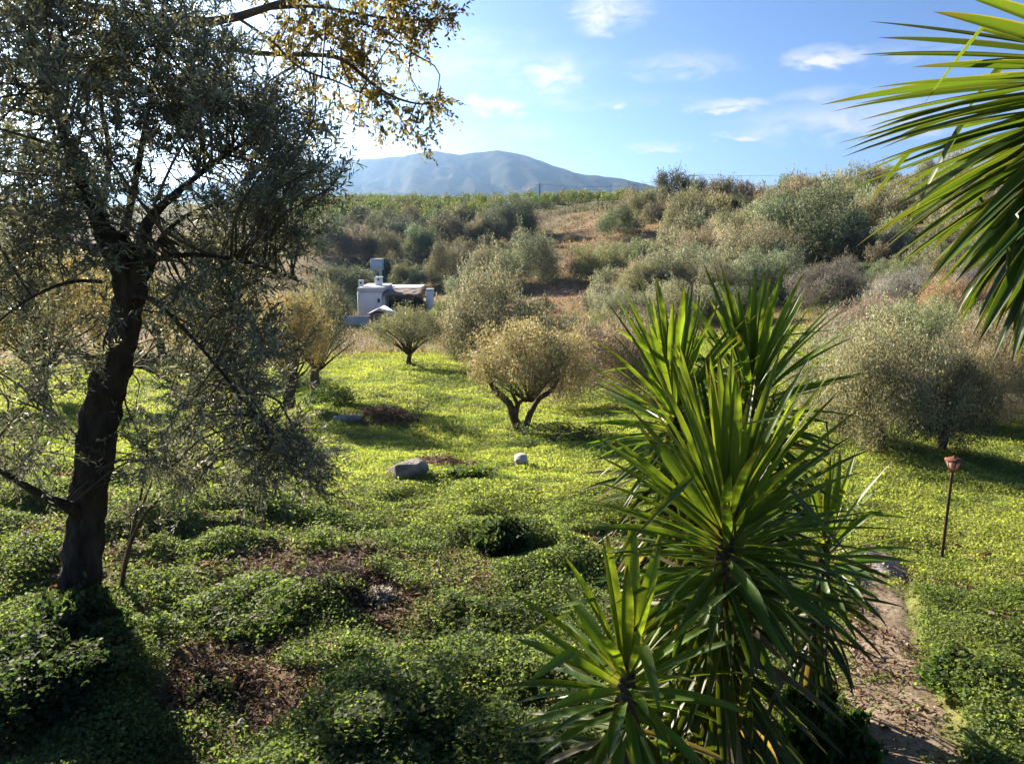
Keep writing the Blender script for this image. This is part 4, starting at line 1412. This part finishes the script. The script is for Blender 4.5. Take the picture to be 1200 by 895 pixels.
def sapling():
    rng = np.random.default_rng(31)
    b = G(141, 694)
    o = thing('olive_sapling', 'thin several stemmed olive sapling right of the thick dark trunk', 'sapling', b)
    Y = b[1]
    limbs = []
    for lst in ([(141, 698, 0), (146, 660, 0), (158, 610, 0), (166, 575, .1), (172, 530, .1), (170, 480, .2)],
                [(142, 690, 0), (152, 640, -.1), (172, 600, -.2), (200, 575, -.2), (232, 555, -.2), (262, 545, -.2)],
                [(140, 690, 0), (150, 650, .1), (164, 600, .2), (190, 540, .3), (215, 500, .3), (240, 470, .3)]):
        q = spline([P(u, v, Y + d) for (u, v, d) in lst], 24) - b
        g = Geo(); add_tube(g, q, (.020, .014, .009, .004), 7, knobs=.1)
        link('stem', g.mesh('stem', M['bark_warm'], True), o)
        limbs.append(q[9:])
    al = np.vstack(limbs)
    C = al[rng.choice(len(al), 26)] + rng.normal(size=(26, 3)) * .12
    g = twig_cloud(C, limbs, rng, 4, .2, 14, .05, .21, ((.07, .08, .05), (.16, .165, .12), .3), lambda c: np.array((.1, 0, .2)))
    link('crown', g.mesh('crown', [M['olive_leaf'], M['twig']]), o)
    # dry sapling in the meadow
    b = G(490, 497); Y = b[1]
    o = thing('sapling', 'wispy little sapling with sparse leaves standing in the meadow', 'sapling', b)
    limbs = []
    for lst in ([(490, 499, 0), (491, 485, 0), (489, 470, 0), (491, 458, 0)], [(490, 492, 0), (496, 480, .1), (506, 470, .2)], [(490, 494, 0), (484, 481, 0), (478, 472, .1)]):
        q = spline([P(u, v, Y + d) for (u, v, d) in lst], 12) - b
        g = Geo(); add_tube(g, q, (.014, .008, .004), 5)
        link('stem', g.mesh('stem', M['twig'], True), o); limbs.append(q[3:])
    al = np.vstack(limbs)
    C = al[rng.choice(len(al), 12)] + rng.normal(size=(12, 3)) * .06
    g = twig_cloud(C, limbs, rng, 4, .2, 7, .05, .3, ((.12, .13, .05), (.18, .17, .1), .3), lambda c: np.array((0, 0, .3)))
    link('crown', g.mesh('crown', [M['olive_leaf'], M['twig']]), o)


sapling()


def overhang_tree():
    rng = np.random.default_rng(12)
    Y0 = 7.6
    bx, by = -9.6, 9.0
    b = np.array((bx, by, hz(bx, by)))
    o = thing('broadleaf_tree', 'tall tree with amber lit round leaves on branches overhanging the top left', 'tree', b)
    top = P(-330, -40, 8.6)
    g = Geo()
    add_tube(g, spline([b - b - np.array((0, 0, .3)), (top - b) * np.array((.1, .1, .35)), (top - b) * np.array((.3, .4, .7)), top - b], 40), (.34, .26, .22, .17), 16, knobs=.15, groove=.2, seed=3)
    link('trunk', g.mesh('trunk', M['bark_warm'], True), o)
    s = Y0 / FPX

    def pts(lst):
        return [P(u, v, Y0 + d) for (u, v, d) in lst]
    LIMBS = [
        ([(-330, -40, 1.0), (-150, -20, .6), (0, -8, .3), (67, 4, .2), (131, 13, .1), (174, 21, 0), (222, 26, 0), (268, 22, 0), (310, 10, 0), (352, -2, 0), (420, -16, .1), (480, -14, .2)], (16, 12, 11, 10, 9, 8, 7, 5, 3)),
        ([(174, 21, 0), (230, 48, .2), (300, 62, .3), (345, 64, .3), (388, 66, .3), (410, 76, .3), (436, 98, .2), (462, 114, .1), (492, 122, 0), (514, 120, 0)], (7, 6, 5, 4.4, 4, 3, 2, 1.2)),
        ([(310, 10, 0), (370, 8, .2), (430, 18, .3), (480, 24, .3), (525, 22, .3)], (4, 3, 2.2, 1.2)),
        ([(280, 22, 0), (320, 50, -.2), (352, 80, -.3), (395, 96, -.3), (425, 110, -.3)], (3, 2.4, 2, 1)),
        ([(352, 64, .3), (380, 35, .3), (420, 28, .4), (455, 40, .4), (482, 62, .3)], (3, 2.4, 2, 1)),
        ([(436, 98, .2), (455, 118, .2), (470, 140, .2), (480, 158, .2)], (2, 1.6, 1)),
        ([(0, -8, .3), (40, 60, .6), (60, 140, .9), (70, 210, 1.1)], (6, 5, 3, 1.5)),
        ([(67, 4, .2), (140, 60, .7), (200, 120, 1.0), (260, 170, 1.1), (320, 190, 1.1)], (5, 4, 3, 1.5)),
        ([(-150, -20, .6), (-60, 60, .8), (-20, 160, 1.0), (-10, 280, 1.2)], (7, 5, 3, 1.5)),
    ]
    allp = []
    for lst, rad in LIMBS:
        q = spline(pts(lst), 40); allp.append(q[5:])
        g = Geo(); add_tube(g, q - b, np.array(rad) * s * .55, 9, knobs=.12, seed=len(allp))
        link('limb', g.mesh('limb', M['bark_warm'], True), o)
    DENS = [(500, 14, 26, 16, 9), (455, 22, 40, 26, 12), (395, 20, 45, 28, 13), (340, 30, 40, 30, 9), (430, 62, 38, 26, 9), (480, 52, 20, 18, 4), (385, 95, 40, 26, 9), (450, 105, 28, 16, 7), (505, 122, 14, 9, 5),
            (478, 146, 12, 12, 5), (350, 130, 35, 25, 5), (320, 75, 40, 40, 6), (420, 130, 25, 15, 3), (470, -10, 60, 20, 8), (380, -20, 60, 20, 6),
            (60, 40, 60, 40, 12), (20, 120, 50, 50, 10), (120, 90, 60, 50, 9), (220, 130, 60, 40, 9), (60, 200, 50, 40, 8), (290, 180, 45, 25, 7), (0, 230, 30, 50, 7), (170, 20, 60, 30, 6)]
    C = []
    for (u, v, su, sv, n) in DENS:
        uu = u + rng.normal(size=n) * su * .6; vv = v + rng.normal(size=n) * sv * .6
        dd = rng.normal(size=n) * .4 + (.9 if u < 260 else .15)
        C += [P(a, c_, Y0 + d) for a, c_, d in zip(uu, vv, dd)]
    C = np.array(C)
    g = twig_cloud(C - b, [q - b for q in allp], rng, 6.0, .26, 13, .050, .55, ((.125, .115, .045), (.20, .15, .06), .3), lambda c: np.array((.15, 0, -.1)), connect=1.6, droop=.15)
    link('crown', g.mesh('crown', [M['broad_leaf'], M['twig']]), o)


overhang_tree()


# ------------------------------------------------------------------ yuccas
def yucca_leaves(g, n, L, Wd, rng, e0, e1, stem, tone, az0=0.0, droop0=.05, droop1=.55, dry=0.0, epow=.85, axis=None, zr=(0, 1), broken=.05):
    """sword leaves round a stem: the youngest upright at the top, the oldest hanging"""
    ns = 11
    s = np.linspace(0, 1, ns)
    wprof = np.interp(s, (0, .06, .2, .45, .65, .82, .93, 1), (.75, .62, .72, 1.0, .93, .62, .30, .012))
    ac = np.array((-1, -.82, -.4, 0, .4, .82, 1.0))
    for i in range(n):
        t = (i + .5) / n
        a = az0 + i * 2.39996 + rng.normal() * .12
        e = R(e0 + (e1 - e0) * t ** epow + rng.normal() * 5)
        l = L * (.80 + .20 * math.sin(min(1, t * 6) * 1.57) - .42 * t) * rng.uniform(.86, 1.08)
        w = Wd * rng.uniform(.85, 1.12)
        dr = (droop0 + (droop1 - droop0) * t) * rng.uniform(.4, 1.5)
        tw = rng.normal() * .25
        hook = rng.uniform(.35, .7) if rng.random() < broken + .1 * dry else None
        ang = e - dr * s ** 1.6
        if hook is not None:
            ang = np.where(s > hook, ang - rng.uniform(.7, 1.5), ang)
        ds = l / (ns - 1)
        rr = np.concatenate([[0], np.cumsum(np.cos(ang[:-1]) * ds)]) + .02
        zz = np.concatenate([[0], np.cumsum(np.sin(ang[:-1]) * ds)]) - t * stem
        side = rng.normal() * .06 * l * s ** 2
        ca, sa = math.cos(a), math.sin(a)
        C = np.stack([ca * rr - sa * side, sa * rr + ca * side, zz], 1)
        T = unit(np.gradient(C, axis=0))
        S0 = np.array((-sa, ca, 0.0))
        N = unit(np.cross(T, S0)) * -1
        S = unit(np.cross(T, N))
        S, N = S * math.cos(tw) + N * math.sin(tw), N * math.cos(tw) - S * math.sin(tw)
        up = np.where(N[:, 2:3] < 0, -1, 1) if e < 1.3 else 1
        hw = wprof * w * .5
        vv = C[:, None] + S[:, None] * (ac[None, :] * hw[:, None])[..., None] + (N * up)[:, None] * ((np.abs(ac)[None, :] ** 1.3) * hw[:, None] * (.42 + .25 * dry))[..., None]
        if axis is not None:
            vv = vv + axis(t)
        # colour: lighter base, yellow margins, brown needle tip
        young = np.clip(1 - t * 1.6, 0, 1)
        bc = np.array(tone) * (rng.uniform(.75, 1.25)) * (1 + .35 * young)
        bc = bc * np.array((1 + .35 * young, 1, 1))
        if dry > 0 and rng.random() < dry:
            bc = np.array((.19, .165, .115)) * rng.uniform(.4, 1.2)
        cc = np.broadcast_to(bc, (ns, 7, 3)).copy()
        cc[:2] = cc[:2] * .5 + np.array((.22, .24, .12)) * .5
        cc[:, (0, 6)] = cc[:, (0, 6)] * .4 + np.array((.22, .20, .08)) * .6
        cc[:, 3] *= 1.15
        cc[-1] = (.06, .045, .025)
        if rng.random() < .3:
            cc[-2] = cc[-2] * .5 + np.array((.07, .055, .03)) * .5
        if rng.random() < .02 + .2 * t:
            cc[-3] = cc[-3] * .4 + np.array((.10, .085, .04)) * .6
        blot = np.clip(perlin(np.arange(ns)[:, None] * .7 + i * 3.1, np.arange(7)[None] * .5 + i, 7) - .15, 0, 1)[..., None]
        cc = cc * (1 - .35 * blot) + np.array((.13, .12, .05)) * .35 * blot
        i2, j2 = np.meshgrid(np.arange(ns - 1), np.arange(6), indexing='ij')
        f = np.stack([i2 * 7 + j2, i2 * 7 + j2 + 1, (i2 + 1) * 7 + j2 + 1, (i2 + 1) * 7 + j2], -1).reshape(-1, 4)
        g.add(vv.reshape(-1, 3), f, cc.reshape(-1, 3))


def yucca(label, u, v, Y, L, Wd, n, seed, tone=(.060, .125, .022), skirt=0, skirt_len=1.0, e0=86, e1=-32, trunk_r=.07, stem=.38, az0=0.0, lean=(0, 0), epow=.85, group=None):
    rng = np.random.default_rng(seed)
    c = P(u, v, Y)
    bx, by = c[0] + lean[0], c[1] + lean[1]
    zg = hz(bx, by)
    o = thing('yucca', label, 'yucca', (bx, by, zg), group)
    b = np.array((bx, by, zg))
    h = c - b
    g = Geo()
    tp = spline([(0, 0, -.2), tuple(h * np.array((.15, .15, .35))), tuple(h * np.array((.6, .6, .7))), tuple(h + np.array((0, 0, .02)))], 30)
    add_tube(g, tp, (trunk_r * 1.5, trunk_r * 1.1, trunk_r, trunk_r * .8, trunk_r * .35), 14, knobs=.2, groove=.25, seed=seed)
    link('trunk', g.mesh('trunk', M['bark_warm'], True), o)
    g = Geo()
    yucca_leaves(g, n, L, Wd, rng, e0, e1, stem, tone, az0, epow=epow)
    link('crown', g.mesh('crown', M['yucca_leaf'], True), o, h)
    if skirt:
        g = Geo()
        sl = max(.2, h[2] * skirt_len - stem)
        ax = lambda t: (-h) * np.array((1, 1, 0)) * t * skirt_len
        yucca_leaves(g, skirt, L * .80, Wd * .95, rng, 4, -70, sl, tuple(x * .42 for x in tone), az0 + 1, .15, .7, dry=.16, axis=ax, epow=.7, broken=.12)  # skirt tone darkened: shade under the crown is painted into the leaves
        link('dry_skirt', g.mesh('dry_skirt', M['yucca_leaf'], True), o, h - np.array((0, 0, stem)))
    return o


yucca('largest sunlit yucca rosette on a dark stem in the middle of the clump', 853, 602, 3.35, .95, .047, 165, 3, skirt=230, az0=.3, tone=(.052, .112, .022), e1=-24)
yucca('low front yucca with bright upright blades at the bottom', 735, 778, 3.0, .74, .056, 60, 14, tone=(.07, .145, .022), skirt=70, az0=1.1, e1=-25, stem=.25)
yucca('tall back yucca fanning highest over the right of the clump', 880, 448, 4.5, .86, .047, 130, 25, skirt=110, az0=2.0, tone=(.045, .105, .022), skirt_len=.7)
yucca('tall back yucca on the left whose blades spread towards the meadow', 790, 462, 4.45, .84, .047, 130, 36, skirt=110, az0=.7, tone=(.048, .11, .022), skirt_len=.7)
yucca('shaded side yucca low at the right edge of the clump by the path', 968, 625, 4.5, .66, .05, 60, 47, skirt=60, az0=1.7, tone=(.045, .10, .022), skirt_len=.8)
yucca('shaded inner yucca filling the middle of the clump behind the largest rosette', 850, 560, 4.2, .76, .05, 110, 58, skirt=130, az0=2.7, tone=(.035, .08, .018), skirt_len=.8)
yucca('tall yucca whose long blades hang into view from the upper right', 1318, 66, 2.35, .86, .050, 380, 69, az0=.15, tone=(.028, .068, .019), e0=14, e1=-76, trunk_r=.09, stem=.45, lean=(1.2, .2))
yucca('small yucca just showing its blade tips at the lower right edge', 1252, 790, 3.6, .42, .04, 34, 80, az0=.5, stem=.15, tone=(.06, .12, .03))


# ------------------------------------------------------------------ grass, clover, litter
def polar_scatter(n, r0, r1, amax, rng):
    r = np.exp(rng.uniform(math.log(r0), math.log(r1), n))
    a = rng.uniform(-amax, amax, n)
    return np.sin(a) * r, np.cos(a) * r, r


def herbs():
    rng = np.random.default_rng(101)
    n = 1350000
    x, y, r = polar_scatter(n, 2.9, 44, 0.70, rng)
    br = brown_mask(x, y); pm = path_mask(x, y)
    hum = perlin(x * 0.95, y * 0.95, 11)
    keep = rng.random(n) > np.clip(br * 1.05 + pm * (1.0 + .35 * perlin(x * 2.3, y * 2.3, 66)), 0, .985)
    # bare soil in the dips of the near ground
    dip = sstep(.12, -.4, hum + .35 * perlin(x * 3, y * 3, 41)) * (1 - sstep(8, 13, r))
    keep &= rng.random(n) > dip * .8
    x, y, r, hum = x[keep], y[keep], r[keep], hum[keep]
    n = len(x)
    z = height(x, y)
    size = np.where(r < 7, np.clip(.0025 * r + .009, .024, .08), .0265 + (r - 7) * .0014) * rng.uniform(.55, 1.35, n)
    lush = np.clip(hum + .4, 0, 1.2) * (1 - sstep(9, 16, r)) + .25
    tuft = np.clip(perlin(x * 1.4, y * 1.4, 43) + .2, 0, 1.2) * sstep(7, 12, r)
    hgt = rng.random(n) ** .8 * (.10 * lush + .08 * tuft * np.clip(r / 14, .6, 1.3)) + .012
    pos = np.stack([x, y, z + hgt], 1)
    az_ = rng.uniform(0, 6.283, n)
    tilt = rng.normal(size=n) * .45 + .15 + .35 * sstep(9, 14, r)
    D = np.stack([np.cos(az_) * np.cos(tilt), np.sin(az_) * np.cos(tilt), np.sin(tilt)], 1)
    deep = np.array((.118, .152, .060)); lime = np.array((.228, .252, .074)); olive_ = np.array((.15, .155, .04))
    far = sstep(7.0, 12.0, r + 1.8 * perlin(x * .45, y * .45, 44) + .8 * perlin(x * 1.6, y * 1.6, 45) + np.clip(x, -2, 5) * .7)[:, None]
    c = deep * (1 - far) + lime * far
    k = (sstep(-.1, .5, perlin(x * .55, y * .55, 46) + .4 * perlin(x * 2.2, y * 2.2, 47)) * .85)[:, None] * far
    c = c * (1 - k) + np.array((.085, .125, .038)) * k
    k = (rng.random(n) < .04)[:, None] * 1.0
    c = c * (1 - k) + lime * k
    k = sstep(26, 44, r)[:, None]
    c = c * (1 - k * .4) + olive_ * k * .4
    c = c * (1 + rng.uniform(-.35, .35, (n, 1)) * np.where(far > .5, .4, 1.0)) * (1 + .28 * perlin(x * .9, y * .9, 64) + .2 * perlin(x * 2.7, y * 2.7, 65))[:, None]
    c = np.clip(c, .005, .6)
    g = Geo()
    near = r < 11
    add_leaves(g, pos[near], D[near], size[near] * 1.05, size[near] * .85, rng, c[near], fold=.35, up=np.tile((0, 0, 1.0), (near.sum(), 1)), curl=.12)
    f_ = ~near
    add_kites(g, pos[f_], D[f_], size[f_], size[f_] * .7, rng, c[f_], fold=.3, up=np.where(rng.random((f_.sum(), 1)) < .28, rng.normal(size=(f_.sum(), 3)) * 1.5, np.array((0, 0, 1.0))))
    kind(link('ground_cover', g.mesh('ground_cover', M['herb_leaf'])), 'stuff')


herbs()


def grass():
    rng = np.random.default_rng(103)
    n = 150000
    x, y, r = polar_scatter(n, 3.2, 75, 0.68, rng)
    br = brown_mask(x, y); pm = path_mask(x, y)
    keep = rng.random(n) > np.clip(br * .85 + pm * 1.1, 0, .99)
    keep &= rng.random(n) < .25 + .75 * sstep(-.1, .5, perlin(x * .7, y * .7, 48)) + sstep(20, 40, r) * .5
    x, y, r = x[keep], y[keep], r[keep]
    n = len(x)
    z = height(x, y)
    L = np.clip(.0045 * r + .035, .06, .24) * rng.uniform(.5, 1.4, n)
    D = rng.normal(size=(n, 3)) * np.array((.45, .45, 0)) + np.array((.1, -.05, 1))
    far = sstep(30, 50, r)[:, None]
    c = np.array((.19, .225, .06)) * (1 - far) + np.array((.15, .135, .06)) * far
    c = c * rng.uniform(.55, 1.5, (n, 1))
    dryk = (rng.random(n) < .10)[:, None]
    c = np.where(dryk, np.array((.26, .20, .11)) * rng.uniform(.6, 1.2, (n, 1)), c)
    g = Geo()
    add_kites(g, np.stack([x, y, z - .01], 1), D, L, np.clip(L * np.where(r < 12, .045, .06), .004, .05), rng, c, fold=.1)
    kind(link('grass', g.mesh('grass', M['herb_leaf'])), 'stuff')
    # dry grass of the hillsides
    n = 90000
    x, y, r = polar_scatter(n, 42, 210, 0.68, rng)
    keep = rng.random(n) < .35 + .65 * sstep(-.3, .4, perlin(x / 6, y / 6, 49))
    x, y, r = x[keep], y[keep], r[keep]; n = len(x)
    z = height(x, y)
    L = np.clip(.0042 * r, .22, .6) * rng.uniform(.5, 1.5, n)
    D = rng.normal(size=(n, 3)) * np.array((.5, .5, 0)) + np.array((0, 0, 1))
    pk = perlin(x / 9, y / 9, 50) + .5 * rng.normal(size=n)
    c = np.where((pk > .1)[:, None], np.array((.29, .19, .10)), np.array((.19, .165, .08)))
    gz = np.zeros(n)
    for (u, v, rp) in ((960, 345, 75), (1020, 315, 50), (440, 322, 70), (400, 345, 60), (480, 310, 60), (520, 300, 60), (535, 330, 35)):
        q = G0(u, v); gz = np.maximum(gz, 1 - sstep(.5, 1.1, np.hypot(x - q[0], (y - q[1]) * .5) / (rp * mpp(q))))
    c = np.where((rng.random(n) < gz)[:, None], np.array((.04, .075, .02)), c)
    orch = (r > 132) & (np.arctan2(x, y) < .17)
    c = np.where(orch[:, None], np.array((.09, .095, .035)), c)
    c = c * rng.uniform(.6, 1.4, (n, 1))
    g = Geo()
    add_kites(g, np.stack([x, y, z - .03], 1), D, L, L * .28, rng, c, fold=.15)
    kind(link('dry_grass', g.mesh('dry_grass', M['dry'])), 'stuff')


grass()


def litter():
    rng = np.random.default_rng(107)
    n = 90000
    x, y, r = polar_scatter(n, 2.8, 17, 0.70, rng)
    br = brown_mask(x, y); pm = path_mask(x, y)
    hum = perlin(x * 0.95, y * 0.95, 11)
    dip = sstep(.12, -.4, hum) * (1 - sstep(8, 13, r))
    edge = pm * np.clip(.10 + .9 * sstep(.0, .5, perlin(x * 2.1, y * 2.1, 60) + .3 * perlin(x * 6, y * 6, 61)), 0, 1) * (1 - sstep(5.0, 8.5, r) * .75)
    keep = rng.random(n) < np.clip(br * .7 + dip * .6 + edge * .55, 0, 1)
    x, y, r, pm = x[keep], y[keep], r[keep], pm[keep]; n = len(x)
    pos = np.stack([x, y, height(x, y) + .012 + .03 * pm + rng.random(n) * .03], 1)
    a = rng.uniform(0, 6.283, n)
    D = np.stack([np.cos(a), np.sin(a), rng.normal(size=n) * .22], 1)
    L = np.clip(.0075 * r, .03, .11) * rng.uniform(.6, 1.8, n)
    pick = rng.random((n, 1))
    c = np.where(pick < .3, np.array((.23, .15, .095)), np.where(pick < .8, np.array((.105, .06, .038)), np.array((.34, .27, .20)))) * rng.uniform(.6, 1.4, (n, 1))
    g = Geo()
    add_leaves(g, pos, D, L, L * rng.uniform(.12, .5, n), rng, c, fold=.5, up=np.tile((0, 0, 1.0), (n, 1)), curl=.2)
    kind(link('fallen_leaves', g.mesh('fallen_leaves', M['dry'])), 'stuff')


litter()


def clump(name, label, cat, u, v, wpx, hpx, n, col, seed, leaf=.05, aspect=.7, mat='herb_leaf', spiky=.2):
    p = G(u, v); s = mpp(p)
    me = crown_mesh(name, seed, n, leaf / (wpx * s * .5), 46, .26, mat, col, .35, low=-.1, spiky=spiky, aspect=aspect, stems=False)
    o = link(name, me, None, (p[0], p[1], p[2] - .04), seed, (wpx * s * .5, wpx * s * .5, hpx * s * 1.1))
    return tag(o, label, cat)


clump('shrub', 'dark round leafy plant alone in the bright meadow', 'shrub', 590, 640, 58, 30, 2600, (.04, .056, .03), 501, .05)
clump('shrub', 'dark leafy mound at the foot of the slim olive trunk', 'shrub', 388, 478, 62, 22, 2400, (.05, .075, .03), 502, .10, .35, spiky=.7)
clump('shrub', 'green leafy mound beside the grey boulder', 'shrub', 545, 562, 60, 14, 1800, (.07, .10, .035), 503, .08)
clump('shrub', 'dark green weed patch in the shade right of the forked olive', 'shrub', 650, 518, 130, 14, 3200, (.07, .10, .035), 504, .10)
clump('shrub', 'large lush nettle mound in the left foreground', 'shrub', 285, 722, 160, 32, 11000, (.098, .13, .048), 505, .038, .75)
clump('shrub', 'broad nettle mound in the bottom middle foreground', 'shrub', 475, 850, 230, 42, 15000, (.098, .13, .048), 506, .038, .75)
clump('shrub', 'ivy covered mound round the foot of the dark trunk', 'shrub', 62, 806, 190, 58, 14000, (.042, .06, .03), 507, .042, .8)
clump('shrub', 'nettle mound between the twig tangle and the front yucca', 'shrub', 560, 735, 150, 26, 8000, (.098, .13, .048), 508, .04, .75)
clump('shrub', 'leafy green mound on the right verge of the path', 'shrub', 1140, 800, 100, 24, 4000, (.085, .12, .04), 509, .045, .7)
clump('shrub', 'dark leafy mound under the yucca clump at the path edge', 'shrub', 965, 890, 100, 60, 5000, (.03, .06, .02), 510, .05, .75)

clump('ivy', 'dark ivy climbing round the foot of the near dark trunk', 'ivy', 92, 742, 92, 46, 5200, (.05, .07, .035), 511, .042, .8)
